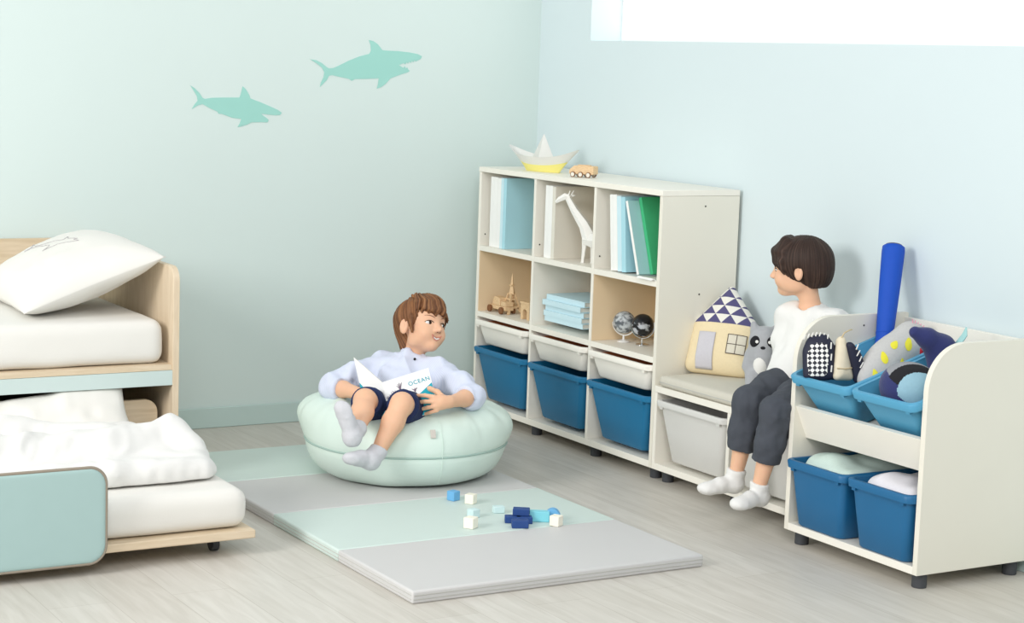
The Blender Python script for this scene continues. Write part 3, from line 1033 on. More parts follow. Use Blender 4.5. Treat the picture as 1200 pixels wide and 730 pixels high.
for k in range(9):
    x0, x1 = -0.365 + 0.0033 * k, -0.365 + 0.0033 * (k + 1)
    z = SZ + 0.004 + 0.0035 * math.sin(k * 0.7)
    bl.box((x0, -1.412, z - 0.0035), (x1, -1.318, z))
tag(bl.build('leaflet', M['bk_white'], org=(-0.35, -1.365, SZ), smooth=60), 'white folded leaflet lying on the shelf edge under the green book', 'leaflet')
gs = 'stack of pale blue books in the middle compartment'
for k, (dx, dy, lb) in enumerate(((0, 0, 'pale blue book at the bottom of the lying stack'), (-0.004, 0.003, 'pale blue book second from the bottom of the lying stack'),
                                  (0.003, 0.001, 'pale blue book in the middle of the lying stack'), (-0.008, 0.008, 'pale blue book second from the top of the lying stack'),
                                  (0.004, -0.003, 'pale blue book on top of the lying stack of five'))):
    r = book(0.0205, 0.275, 0.19, M['bk_pale'], lb, gs, (-0.305 + dx, -0.885 + dy, 0.4408 + 0.0209 * k + 0.0205), flat=(-PI / 2, 0, 0))

# ------------------------------------------------------------------ paper giraffe
M['paper_white'] = mat('white_folded_card', (244, 243, 238), 0.7, 0.01)
gi = thing('paper_giraffe', (-0.265, -0.895, SZ), 'white faceted paper giraffe standing in front of the books', 'ornament')
fr = Vector((-0.03, 0.085, 0)).normalized()
MB().tube([(-0.280, -0.845, 0.802), (-0.266, -0.88, 0.80), (-0.25, -0.945, 0.802), (-0.246, -0.965, 0.81)], [0.024, 0.033, 0.031, 0.02], 7).build('body', M['paper_white'], gi, smooth=0)
MB().tube([(-0.270, -0.868, 0.80), (-0.285, -0.842, 0.853), (-0.305, -0.800, 0.905), (-0.318, -0.770, 0.950)], [0.033, 0.023, 0.0155, 0.0115], 6).build('neck', M['paper_white'], gi, smooth=0)
hd = MB().tube([(-0.312, -0.778, 0.955), (-0.322, -0.76, 0.957), (-0.336, -0.737, 0.943), (-0.342, -0.724, 0.932)], [0.008, 0.0135, 0.0105, 0.006], 6).build('head', M['paper_white'], gi, smooth=0)
for s in (-1, 1):
    MB().tube([(-0.314 + s * 0.006, -0.775, 0.962), (-0.309 + s * 0.008, -0.781, 0.98)], [0.003, 0.0016], 5).build('horn', M['paper_white'], hd, smooth=0)
    MB().tube([(-0.314 + s * 0.006, -0.774, 0.957), (-0.310 + s * 0.010, -0.779, 0.961), (-0.308 + s * 0.014, -0.782, 0.962)], [0.003, 0.004, 0.001], 4).build('ear', M['paper_white'], hd, smooth=0)
for (x, y), (tx, ty) in (((-0.286, -0.838), (-0.283, -0.846)), ((-0.262, -0.866), (-0.262, -0.868)), ((-0.262, -0.955), (-0.256, -0.95)), ((-0.236, -0.962), (-0.238, -0.955))):
    MB().tube([(tx, ty, 0.80), (x * 0.5 + tx * 0.5, y * 0.5 + ty * 0.5, 0.762), (x, y, 0.715), (x, y, SZ)], [0.014, 0.0085, 0.0065, 0.008], 5).build('leg', M['paper_white'], gi, smooth=0)
MB().tube([(-0.246, -0.967, 0.815), (-0.24, -0.98, 0.79), (-0.238, -0.984, 0.765)], [0.003, 0.002, 0.004], 5).build('tail', M['paper_white'], gi, smooth=0)

# ------------------------------------------------------------------ wooden toys in the left compartment
M['toy_wood'] = wood('toy_beech', (216, 182, 138), (234, 203, 162), 0.55, (3, 3, 12), 30)
M['toy_dark'] = wood('toy_walnut', (116, 76, 48), (140, 96, 62), 0.55, (3, 3, 12), 30)
ZS = 0.4408
tw = thing('wooden_tower', (-0.255, -0.268, ZS), 'tall pointed wooden lattice tower model in the middle left compartment', 'toy')
tx, ty = -0.255, -0.268
for sx in (-1, 1):
    for sy in (-1, 1):
        pts = [(tx + sx * q, ty + sy * q, ZS + z) for q, z in ((0.033, 0), (0.026, 0.018), (0.018, 0.046), (0.010, 0.082))]
        MB().tube(pts, [0.0065, 0.006, 0.005, 0.004], 4).build('leg', M['toy_wood'], tw, smooth=0)
MB().tube([(tx, ty, ZS + 0.078), (tx, ty, ZS + 0.11), (tx, ty, ZS + 0.147), (tx, ty, ZS + 0.163)], [0.0145, 0.008, 0.0042, 0.0012], 4).build('spire', M['toy_wood'], tw, smooth=0)
for q, z in ((0.027, 0.026), (0.0175, 0.056), (0.0085, 0.112)):
    MB().box((tx - q, ty - q, ZS + z), (tx + q, ty + q, ZS + z + 0.006)).build('platform', M['toy_wood'], tw, smooth=0)
for a in range(4):
    T = Matrix.Translation((tx, ty, ZS)) @ Matrix.Rotation(a * PI / 2, 4, 'Z')
    arch = [(0.026 * math.cos(t), 0.004 + 0.02 * math.sin(t)) for t in np.linspace(0.25, PI - 0.25, 9)]
    MB().tube([T @ Vector((p[0], -0.026, p[1])) for p in arch], 0.0025, 4).build('arch', M['toy_wood'], tw, smooth=0)
tk = thing('toy_truck', (-0.283, -0.235, ZS), 'small wooden toy truck with brown wheels beside the wooden tower', 'toy')
MB().box((-0.305, -0.3, ZS + 0.014), (-0.262, -0.172, ZS + 0.03)).build('chassis', M['toy_wood'], tk, bevel=0.003)
MB().prism(rpoly([(-0.19, ZS + 0.03), (-0.255, ZS + 0.03), (-0.248, ZS + 0.062), (-0.205, ZS + 0.066)], [0.004, 0.002, 0.006, 0.01], 5), -0.302, -0.265, 'x').build('cab', M['toy_wood'], tk, bevel=0.002)
MB().box((-0.303, -0.3, ZS + 0.0305), (-0.264, -0.262, ZS + 0.05)).build('load_box', M['toy_wood'], tk, bevel=0.002)
for x in (-0.312, -0.255):
    for y in (-0.19, -0.282):
        MB().lathe([(0.010, -0.005), (0.0145, -0.004), (0.0145, 0.004), (0.010, 0.005)], (0, 0, 0), 18, Matrix.Translation((x, y, ZS + 0.0147)) @ Matrix.Rotation(PI / 2, 4, 'Y')).build('wheel', M['toy_dark'], tk)
ar = thing('wooden_arch', (-0.275, -0.45, ZS), 'small wooden arch block with a dark gateway beside the tower', 'toy')
op = [(-0.465, ZS), (-0.465, ZS + 0.03)] + [(-0.45 + 0.015 * math.cos(t), ZS + 0.03 + 0.012 * math.sin(t)) for t in np.linspace(PI, 0, 8)][1:-1] + [(-0.435, ZS + 0.03), (-0.435, ZS)]
MB().prism([(-0.418, ZS), (-0.418, ZS + 0.062), (-0.483, ZS + 0.062), (-0.483, ZS)] + op, -0.3, -0.255, 'x').build('gate', M['toy_wood'], ar, smooth=0)
MB().box((-0.303, -0.486, ZS + 0.0625), (-0.252, -0.415, ZS + 0.071)).build('cornice', M['toy_wood'], ar, bevel=0.001)
MB().box((-0.2555, -0.464, ZS), (-0.2525, -0.436, ZS + 0.041)).build('door', M['toy_dark'], ar, smooth=0)


# ------------------------------------------------------------------ two globes
def map_mat(name, c1, c2, sc, lo, hi):
    m, nt, b = new_mat(name)
    tc = nt.nodes.new('ShaderNodeTexCoord')
    n = nt.nodes.new('ShaderNodeTexNoise')
    n.inputs['Scale'].default_value = sc
    n.inputs['Detail'].default_value = 7
    n.inputs['Distortion'].default_value = 0.4
    nt.links.new(tc.outputs['Object'], n.inputs['Vector'])
    r = nt.nodes.new('ShaderNodeValToRGB')
    r.color_ramp.elements[0].position, r.color_ramp.elements[1].position = lo, hi
    r.color_ramp.elements[0].color, r.color_ramp.elements[1].color = srgb(*c1), srgb(*c2)
    nt.links.new(n.outputs['Fac'], r.inputs[0])
    nt.links.new(r.outputs[0], b.inputs['Base Color'])
    b.inputs['Roughness'].default_value = 0.25
    return m


M['chrome'] = mat('polished_chrome', (225, 226, 228), 0.15, 0.0, metal=1.0)
M['white_enamel'] = mat('white_enamel', (238, 237, 234), 0.3, 0.005, spec=0.5)
for (cx, cy, cz), m, lb in (((-0.245, -1.076, 0.513), map_mat('grey_map', (92, 98, 104), (196, 202, 205), 60, 0.4, 0.62), 'grey patterned globe on a white ring stand, left one of two'),
                            ((-0.225, -1.168, 0.514), map_mat('black_map', (24, 25, 30), (190, 194, 200), 26, 0.53, 0.6), 'black globe with silver continents on a chrome stand')):
    g = thing('globe', (cx, cy, ZS), lb, 'globe', 'globes in the bookcase')
    mt = M['white_enamel'] if 'white' in lb else M['chrome']
    MB().sphere((cx, cy, cz), 0.042, None, 32, 20).build('ball', m, g, smooth=180)
    MB().tube([(cx + 0.0475 * math.cos(t) * 0.50, cy - 0.0475 * math.cos(t) * 0.866, cz + 0.0475 * math.sin(t)) for t in np.linspace(-PI + 0.05, -0.05 + 0.35, 26)], 0.0024, 8).build('meridian_ring', mt, g)
    MB().lathe([(0.024, ZS), (0.024, ZS + 0.003), (0.014, ZS + 0.006), (0.004, ZS + 0.009), (0.004, cz - 0.0465)], (cx, cy, 0), 24).build('stand', mt, g)

# ------------------------------------------------------------------ on top: paper boat, wooden bus
ZT = 1.0305
M['boat_white'] = mat('translucent_white_shade', (244, 244, 240), 0.6, 0.005)
M['boat_white'].node_tree.nodes['Principled BSDF'].inputs['Transmission Weight'].default_value = 0.25
M['boat_yellow'] = mat('soft_yellow_shade', (240, 231, 140), 0.6, 0.01)
bt = thing('boat_lamp', (-0.239, -0.448, ZT), 'white folded boat shaped lamp with a yellow hull on top of the bookcase', 'lamp')
ex = Vector((0.039, -0.203, 0)).normalized()
ey = Vector((-ex.y, ex.x, 0))


def bpt(s, t, z):
    return Vector((-0.239, -0.448, ZT + z)) + ex * s + ey * t


def hull(z0, z1, inner):
    """band of the boat between two heights (0..1 of the hull)"""
    rings = []
    for q in np.linspace(z0, z1, 6):
        half = 0.098 + (0.203 - 0.098) * q ** 1.15
        wid = 0.03 + 0.028 * q
        ring = []
        for k in range(40):
            a = 2 * PI * k / 40
            c, s = math.cos(a), math.sin(a)
            u = half * np.sign(c) * abs(c) ** 1.15 - inner * c * 1.5
            ring.append(bpt(u, (wid - inner) * np.sign(s) * abs(s) ** 1.4, q * (0.058 + 0.038 * abs(c) ** 3) + (0.0025 if inner and q == 0 else 0)))
        rings.append(ring)
    return rings


MB().loft(hull(0, 0.46, 0) + hull(0, 0.46, 0.002)[::-1]).build('yellow_hull', M['boat_yellow'], bt, smooth=60, label='yellow lower hull')
MB().loft(hull(0.46, 1, 0) + hull(0.46, 1, 0.002)[::-1], close=True).build('white_hull', M['boat_white'], bt, smooth=60)
MB().loft([[bpt(-0.075, 0.0, 0.035), bpt(0, -0.03, 0.03), bpt(0.075, 0.0, 0.035), bpt(0, 0.03, 0.03)], [bpt(-0.003, 0, 0.146), bpt(0, -0.002, 0.146), bpt(0.003, 0, 0.146), bpt(0, 0.002, 0.146)]]).build('sail', M['boat_white'], bt, smooth=0)

bus = thing('toy_bus', (-0.262, -0.782, ZT), 'small six wheeled wooden toy bus on top of the bookcase', 'toy')
T = Matrix.Translation((-0.262, -0.782, ZT)) @ Matrix.Rotation(math.atan2(-0.094, 0.0545), 4, 'Z')
MB().prism(rpoly([(-0.052, 0.012), (0.052, 0.012), (0.052, 0.044), (-0.03, 0.044), (-0.05, 0.028)], [0.004, 0.004, 0.005, 0.01, 0.006], 5), -0.021, 0.021, 'y', T).build('body', M['toy_wood'], bus, bevel=0.002)
MB().box((-0.02, -0.008, 0.044), (0.03, 0.008, 0.047), T).build('roof_slot', M['toy_wood'], bus, smooth=0)
for sx in (-0.033, 0.0, 0.033):
    for sy in (-1, 1):
        Tw = T @ Matrix.Translation((sx, sy * 0.0235, 0.0105)) @ Matrix.Rotation(PI / 2, 4, 'X')
        wh = MB().lathe([(0.0105, -0.0025), (0.0105, 0.0025)], (0, 0, 0), 18, Tw).build('wheel', M['toy_dark'], bus)
        MB().lathe([(0.0078, -0.0032), (0.0078, 0.0032)], (0, 0, 0), 18, Tw).build('hub', M['bk_cream'], wh)

# ------------------------------------------------------------------ building blocks on the mat
ZM = 0.0368
M['blk_blue'] = mat('sky_blue_block', (112, 178, 224), 0.55, 0.02)
M['blk_cream'] = mat('cream_block', (246, 242, 226), 0.55, 0.01)
M['blk_mint'] = mat('pale_mint_block', (206, 230, 230), 0.55, 0.01)
M['blk_navy'] = mat('navy_block', (42, 74, 134), 0.55, 0.03)
M['blk_turq'] = mat('turquoise_block', (134, 212, 226), 0.55, 0.02)
bgrp = 'building blocks scattered on the mat'
for (x, y, z), (sx, sy, sz), rz, m, lb in (
        ((-1.221, -1.573, 0), (.031, .031, .031), 20, 'blk_blue', 'sky blue cube on the mat nearest the beanbag'),
        ((-1.190, -1.634, 0), (.031, .031, .031), 35, 'blk_cream', 'cream cube beside the sky blue cube'),
        ((-1.347, -1.915, 0), (.034, .034, .034), 32, 'blk_cream', 'cream cube furthest left among the blocks'),
        ((-1.272, -1.798, 0), (.030, .030, .026), 10, 'blk_mint', 'pale mint block behind the leftmost cream cube'),
        ((-1.170, -1.778, 0), (.036, .026, .022), -15, 'blk_mint', 'flat pale mint block behind the navy bricks'),
        ((-1.192, -1.905, 0), (.050, .032, .021), -28, 'blk_navy', 'navy brick lying furthest left of the four'),
        ((-1.163, -1.925, 0), (.050, .032, .021), -24, 'blk_navy', 'navy brick lying at the right of the pile'),
        ((-1.162, -1.905, .0213), (.052, .034, .021), -34, 'blk_navy', 'navy brick resting on top of the other navy bricks'),
        ((-1.203, -1.968, 0), (.052, .034, .024), -26, 'blk_navy', 'navy brick lying nearest the mat seam'),
        ((-1.105, -1.922, 0), (.062, .032, .032), -32, 'blk_turq', 'long turquoise block beside the cream cube'),
        ((-1.087, -1.992, 0), (.032, .032, .032), 30, 'blk_cream', 'cream cube touching the turquoise block')):
    b = MB().box((-sx / 2, -sy / 2, 0), (sx / 2, sy / 2, sz)).build('toy_block', M[m], bevel=0.002)
    b.location = (x, y, z + ZM)
    b.rotation_euler = (0, 0, math.radians(rz))
    tag(b, lb, 'toy block', bgrp)
b = MB().prism([(-0.024, 0), (0.024, 0)] + [(0.024 * math.cos(t), 0.012 + 0.026 * math.sin(t)) for t in np.linspace(0, PI, 12)], -0.015, 0.015, 'y').build('toy_block', M['blk_blue'], bevel=0.0015)
b.location, b.rotation_euler = (-1.062, -1.93, ZM), (0, 0, math.radians(-35))
tag(b, 'sky blue round topped block behind the right cream cube', 'toy block', bgrp)

# ------------------------------------------------------------------ beanbag
BGX, BGY, BGR = -1.175, -1.135, 0.343
ZB = 0.037
f = Field((BGX - 0.40, BGY - 0.40, ZB - 0.02), (BGX + 0.40, BGY + 0.40, 0.40), 0.008)


def bag_fn(X, Y, Z):
    r = np.sqrt((X - BGX) ** 2 + (Y - BGY) ** 2)
    rr, hh, zc = 0.116, 0.124, ZB + 0.124
    qx, qz = r - (BGR - rr), np.abs(Z - zc) - (hh - rr)
    return np.sqrt(np.maximum(qx, 0) ** 2 + np.maximum(qz, 0) ** 2) + np.minimum(np.maximum(qx, qz), 0) - rr


f.put(bag_fn, (BGX - .35, BGY - .35, ZB), (BGX + .35, BGY + .35, 0.32), 0)
# two shoulders of filling pushed up beside the sitter, and the hollow he sits in
f.ell((-1.38, -1.0, 0.235), (0.12, 0.14, 0.058), k=0.08)
f.ell((-0.98, -1.27, 0.222), (0.12, 0.13, 0.052), k=0.08)
f.ell((-1.0, -0.95, 0.24), (0.15, 0.14, 0.08), k=0.08)
f.ell((-1.235, -1.175, 0.335), (0.15, 0.15, 0.14), k=0.05, op='s')
f.cone((-1.25, -1.2, 0.36), (-1.40, -1.47, 0.365), 0.10, 0.085, 0.05, 's')
f.cone((-1.22, -1.16, 0.345), (-1.10, -0.98, 0.45), 0.12, 0.12, 0.05, 's')
P, Q = f.mesh(3)
N = normals(P, Q)
ang = np.arctan2(P[:, 1] - BGY, P[:, 0] - BGX)
rad = np.hypot(P[:, 0] - BGX, P[:, 1] - BGY)
seam = np.exp(-((P[:, 2] - (ZB + 0.118)) / 0.007) ** 2) * (rad > BGR - 0.05)
pol = np.stack([ang * 3.2, P[:, 2] * 5, rad * 4], 1)
up = np.clip((P[:, 2] - 0.17) / 0.1, 0, 1)
cre = 0.5 - np.abs(vnoise(pol * [2.2, .6, .6], 1.6, 41))
P = P + N * (-0.005 * seam + 0.006 * up * cre + 0.0035 * vnoise(P, 9, 42) + 0.003 * up * vnoise(P * [1, 1, .5], 26, 43))[:, None]
P[:, 2] = np.maximum(P[:, 2], ZB)
P = lap(P, Q, 0.5)
bag = soft('beanbag', P, Q, M['bag'], org=(BGX, BGY, ZB))
tag(bag, 'large round mint beanbag on the play mat with a boy sitting in it', 'beanbag')
ring = []
sel = np.abs(P[:, 2] - (ZB + 0.118)) < 0.012
for k in range(96):
    a = 2 * PI * k / 96 - PI
    m = sel & (np.abs((ang - a + PI) % (2 * PI) - PI) < 0.05) & (rad > 0.25)
    r = np.hypot(P[m, 0] - BGX, P[m, 1] - BGY).mean() if m.any() else BGR
    ring.append((BGX + (r + 0.0005) * math.cos(a), BGY + (r + 0.0005) * math.sin(a), ZB + 0.118))
MB().tube(ring, 0.0034, 8, closed=True).build('seam_piping', M['bag_seam'], bag, label='grey green piping around the middle')
a0 = math.radians(258.5)
d0 = Vector((math.cos(a0), math.sin(a0), 0))
tz = 0.235
m = (np.abs(P[:, 2] - tz) < 0.012) & (np.abs((ang - a0 + PI) % (2 * PI) - PI) < 0.06) & (rad > 0.2)
rt = np.hypot(P[m, 0] - BGX, P[m, 1] - BGY).max() if m.any() else BGR
tp = Vector((BGX, BGY, tz)) + d0 * (rt + 0.002)
vs_ = []
for z_ in np.linspace(ZB + 0.004, ZB + 0.235, 26):
    m = (np.abs(P[:, 2] - z_) < 0.010) & (np.abs((ang - a0 - 0.09 + PI) % (2 * PI) - PI) < 0.05) & (rad > 0.2)
    if m.any():
        r_ = rad[m].max()
        vs_.append((BGX + r_ * math.cos(a0 + 0.09), BGY + r_ * math.sin(a0 + 0.09), z_))
MB().tube(vs_[2:], 0.0009, 6).build('vertical_seam', M['bag'], bag)
Tt = Matrix.Translation(tp) @ Matrix.Rotation(a0, 4, 'Z') @ Matrix.Rotation(math.radians(-20), 4, 'Y')
MB().box((-0.0008, -0.009, -0.014), (0.0012, 0.009, 0.014), Tt).build('label_tag', M['tag'], bag, bevel=0.0005)

# ------------------------------------------------------------------ cushions and plush on the bench
def poly_sdf(poly, X, Y):
    d = np.full(X.shape, 1e9)
    s = np.ones(X.shape)
    n = len(poly)
    for i in range(n):
        (ax, ay), (bx, by) = poly[i], poly[i - 1]
        ex_, ey_ = bx - ax, by - ay
        wx, wy = X - ax, Y - ay
        t = np.clip((wx * ex_ + wy * ey_) / (ex_ * ex_ + ey_ * ey_), 0, 1)
        d = np.minimum(d, (wx - ex_ * t) ** 2 + (wy - ey_ * t) ** 2)
        c1, c2, c3 = Y >= ay, Y < by, ex_ * wy > ey_ * wx
        s = np.where((c1 & c2 & c3) | (~c1 & ~c2 & ~c3), -s, s)
    return s * np.sqrt(d)


def plump_h(poly, t, w, X, Y):
    a = np.clip(-poly_sdf(poly, X, Y) / w, 0, 1)
    return t * np.sqrt(np.maximum(1 - (1 - a) ** 2, 0)) * (0.82 + 0.18 * a)


def plump(poly, t, w, h):
    """puffy cushion in its own frame: outline in x,y, thickness along z"""
    p = np.array(poly)
    lo, hi = p.min(0) - 0.02, p.max(0) + 0.02
    f = Field((lo[0], lo[1], -t - 0.02), (hi[0], hi[1], t + 0.02), h)

    def fn(X, Y, Z):
        XX, YY = np.broadcast_arrays(X[:, :, 0], Y[:, :, 0])
        d2 = poly_sdf(poly, XX, YY)[:, :, None]
        hh = plump_h(poly, t, w, XX, YY)[:, :, None]
        return np.maximum(d2, (np.abs(Z) - hh - 0.003) * 0.7)
    f.put(fn, (lo[0], lo[1], -t), (hi[0], hi[1], t), 0)
    return f.mesh(3)


def xf(T, P):
    A = np.array(T)
    return np.asarray(P) @ A[:3, :3].T + A[:3, 3]


def tri_mat():
    m, nt, b = new_mat('navy_and_white_triangles')
    tc = nt.nodes.new('ShaderNodeUVMap')
    sp = nt.nodes.new('ShaderNodeSeparateXYZ')
    nt.links.new(tc.outputs[0], sp.inputs[0])

    def mth(op, a, b_=None):
        n = nt.nodes.new('ShaderNodeMath')
        n.operation = op
        for i, v in enumerate((a, b_)):
            if v is None:
                continue
            if isinstance(v, (int, float)):
                n.inputs[i].default_value = v
            else:
                nt.links.new(v, n.inputs[i])
        return n.outputs[0]
    v = mth('MULTIPLY', sp.outputs[1], 1 / 0.0325)
    row = mth('FLOOR', v)
    fv = mth('SUBTRACT', v, row)
    u = mth('ADD', mth('MULTIPLY', sp.outputs[0], 1 / 0.056), mth('MULTIPLY', row, 0.5))
    tri = mth('ABSOLUTE', mth('SUBTRACT', mth('MULTIPLY', mth('FRACT', mth('ADD', u, 20)), 2), 1))
    k = mth('LESS_THAN', tri, mth('SUBTRACT', 1, fv))
    mx = nt.nodes.new('ShaderNodeMix')
    mx.data_type = 'RGBA'
    mx.inputs[6].default_value = srgb(232, 229, 220)
    mx.inputs[7].default_value = srgb(84, 80, 122)
    nt.links.new(k, mx.inputs[0])
    nt.links.new(mx.outputs[2], b.inputs['Base Color'])
    b.inputs['Roughness'].default_value = 0.9
    return m


def set_uv(o, uv):
    l = o.data.uv_layers.new(name='UVMap')
    vi = np.empty(len(o.data.loops), np.int32)
    o.data.loops.foreach_get('vertex_index', vi)
    l.data.foreach_set('uv', np.asarray(uv)[vi].ravel())


M['cream_knit'] = mat('pale_yellow_knit', (233, 216, 178), 0.9, 0.05, 120, 0.25, 420)
M['lavender_knit'] = mat('lavender_grey_knit', (202, 200, 206), 0.9, 0.06, 150, 0.25, 420)
M['pane_knit'] = mat('oat_knit', (219, 213, 196), 0.9, 0.06, 150, 0.25, 420)
M['thread'] = mat('dark_stitching', (92, 82, 74), 0.9, 0.05)
HP = rpoly([(-0.128, 0), (0.128, 0), (0.122, 0.185), (0.006, 0.322), (-0.006, 0.322), (-0.116, 0.185)], [0.03, 0.03, 0.03, 0.005, 0.005, 0.03], 5)
ht, hw = 0.05, 0.075
P, Q = plump(HP, ht, hw, 0.0055)
T = frame((-0.166, -1.557, 0.388), (0.125, -0.20, 0), (0.30, 0.187, 1.0))
P[np.abs(P[:, 1] - 0.178) < 0.0029, 1] = 0.178
cen = P[Q].mean(1)
hc = thing('house_cushion', T.translation, 'house shaped cushion with a navy triangle roof leaning beside the bookcase', 'cushion')
for nm, sel, m in (('wall_panel', cen[:, 1] <= 0.178, M['cream_knit']), ('roof_panel', cen[:, 1] > 0.178, tri_mat())):
    q = Q[sel]
    ids, inv = np.unique(q, return_inverse=True)
    o = soft(nm, xf(T, P[ids]), inv.reshape(-1, 4), m, hc)
    if nm == 'roof_panel':
        set_uv(o, P[ids][:, :2] - [0, 0.178])
        o['label'] = 'roof of navy and white triangles'


def patch(poly, t, w, x0, x1, y0, y1, T, name, m, parent, n=14, lift=0.002, label=None):
    xs, ys = np.linspace(x0, x1, n), np.linspace(y0, y1, n)
    X, Y = np.meshgrid(xs, ys, indexing='ij')
    Z = plump_h(poly, t, w, X, Y) + 0.003 + lift
    V = np.stack([X, Y, Z], -1).reshape(-1, 3)
    F = [(i * n + j, (i + 1) * n + j, (i + 1) * n + j + 1, i * n + j + 1) for i in range(n - 1) for j in range(n - 1)]
    o = soft(name, xf(T, V), np.array(F), m, parent, label=label)
    s = o.modifiers.new('thick', 'SOLIDIFY')
    s.thickness = 0.002
    s.offset = 1
    return o


patch(HP, ht, hw, -0.075, -0.012, 0.012, 0.142, T, 'door_patch', M['lavender_knit'], hc, label='lavender grey door patch')
wp = patch(HP, ht, hw, 0.036, 0.1, 0.072, 0.14, T, 'window_patch', M['pane_knit'], hc, label='oat coloured window patch')


def onsurf(x, y):
    z = float(plump_h(HP, ht, hw, np.array([[x]]), np.array([[y]]))[0, 0]) + 0.0075
    return T @ Vector((x, y, z))


def line(a, b, n=8):
    return [onsurf(a[0] + (b[0] - a[0]) * k / n, a[1] + (b[1] - a[1]) * k / n) for k in range(n + 1)]


for a, b in (((.036, .072), (.1, .072)), ((.1, .072), (.1, .14)), ((.1, .14), (.036, .14)), ((.036, .14), (.036, .072)), ((.068, .072), (.068, .14)), ((.036, .106), (.1, .106))):
    MB().tube(line(a, b), 0.0013, 5).build('stitching', M['thread'], wp)

# raccoon plush
M['plush_grey'] = mat('grey_plush', (168, 170, 174), 0.95, 0.08, 90, 0.35, 380, sheen=0.3)
M['plush_white'] = mat('white_plush', (236, 235, 231), 0.95, 0.03, 90, 0.3, 380)
M['plush_black'] = mat('black_felt', (34, 34, 38), 0.9, 0.05)
rc = thing('raccoon_plush', (-0.175, -1.825, 0.388), 'grey raccoon plush with a black eye mask sitting by the house cushion', 'plush toy')
RT = Matrix.Translation((-0.175, -1.825, 0.387)) @ Matrix.Rotation(math.radians(-44), 4, 'Z') @ Matrix.Rotation(math.radians(4), 4, 'X')


def rp(x, y, z):
    return tuple(RT @ Vector((x, y, z)))


RR = RT.to_3x3()
f = Field((-0.31, -1.95, 0.37), (-0.05, -1.69, 0.64), 0.0045)
f.chain([rp(0, 0.005, 0.06), rp(0, 0, 0.12), rp(0, 0, 0.165)], [0.055, 0.05, 0.045], 0.02)
f.ell(rp(0, 0, 0.165), (0.052, 0.044, 0.045), RR, 0.02)
for s in (-1, 1):
    f.cone(rp(s * 0.032, -0.028, 0.05), rp(s * 0.034, -0.05, 0.018), 0.028, 0.021, 0.008)
    f.cone(rp(s * 0.034, 0.01, 0.04), rp(s * 0.036, 0.0, 0.022), 0.03, 0.022, 0.01)
    f.cone(rp(s * 0.046, -0.005, 0.115), rp(s * 0.056, -0.02, 0.075), 0.02, 0.016, 0.012)
    f.cone(rp(s * 0.034, 0.002, 0.2), rp(s * 0.04, 0.004, 0.218), 0.018, 0.011, 0.008)
f.half((0, 0, 0.387), (0, 0, -1))
P, Q = f.mesh()
soft('body', P, Q, M['plush_grey'], rc)


def plush_ell(name, c, r, m, parent, rot=0.0):
    R = RR @ Matrix.Rotation(rot, 3, 'Y')
    return MB().sphere(rp(*c), r, R, 20, 12).build(name, m, parent, smooth=180)


plush_ell('belly', (-0.006, -0.031, 0.092), (0.028, 0.027, 0.048), M['plush_white'], rc)
for s in (-1, 1):
    mk = plush_ell('eye_mask', (s * 0.019, -0.031, 0.166), (0.028, 0.0178, 0.024), M['plush_black'], rc, s * 0.3)
    plush_ell('eye', (s * 0.021, -0.0465, 0.169), (0.0062, 0.003, 0.0062), M['plush_white'], mk)
plush_ell('nose', (0, -0.049, 0.15), (0.009, 0.006, 0.006), M['plush_black'], rc)

# ------------------------------------------------------------------ what fills the rack's upper tubs
M['bat_blue'] = mat('royal_blue_foam', (22, 78, 184), 0.6, 0.04, 60, 0.1, 500)
M['bat_cap'] = mat('dark_grey_cap', (84, 86, 92), 0.5, 0.03)
bt0, bt1 = Vector((-0.19, -2.425, 0.545)), Vector((-0.062, -2.307, 0.917))
ax = bt1 - bt0
Tb = Matrix.Translation(bt0) @ ax.to_track_quat('Z', 'Y').to_matrix().to_4x4()
L = ax.length
bat = thing('foam_bat', bt0, 'royal blue foam bat standing in the tub and leaning on the wall', 'bat')
MB().lathe([(0.016, 0), (0.022, 0.004), (0.0265, 0.06), (0.0275, 0.12), (0.0335, 0.28), (0.0365, L - 0.02), (0.0355, L - 0.004), (0.031, L - 0.001)], (0, 0, 0), 28, Tb).build('barrel', M['bat_blue'], bat, smooth=60)
MB().lathe([(0.0285, 0.118), (0.0285, 0.123)], (0, 0, 0), 28, Tb).build('ring', M['bat_blue'], bat)
MB().lathe([(0.027, L - 0.003), (0.027, L + 0.003), (0.022, L + 0.005)], (0, 0, 0), 24, Tb).build('end_cap', M['bat_cap'], bat)


def checker_mat():
    m, nt, b = new_mat('black_and_white_checks')
    tc = nt.nodes.new('ShaderNodeUVMap')
    mp = nt.nodes.new('ShaderNodeMapping')
    mp.inputs['Rotation'].default_value = (0, 0, PI / 4)
    nt.links.new(tc.outputs[0], mp.inputs[0])
    c = nt.nodes.new('ShaderNodeTexChecker')
    c.inputs['Scale'].default_value = 96
    c.inputs['Color1'].default_value = srgb(30, 32, 48)
    c.inputs['Color2'].default_value = srgb(240, 239, 234)
    nt.links.new(mp.outputs[0], c.inputs['Vector'])
    nt.links.new(c.outputs['Color'], b.inputs['Base Color'])
    b.inputs['Roughness'].default_value = 0.6
    return m


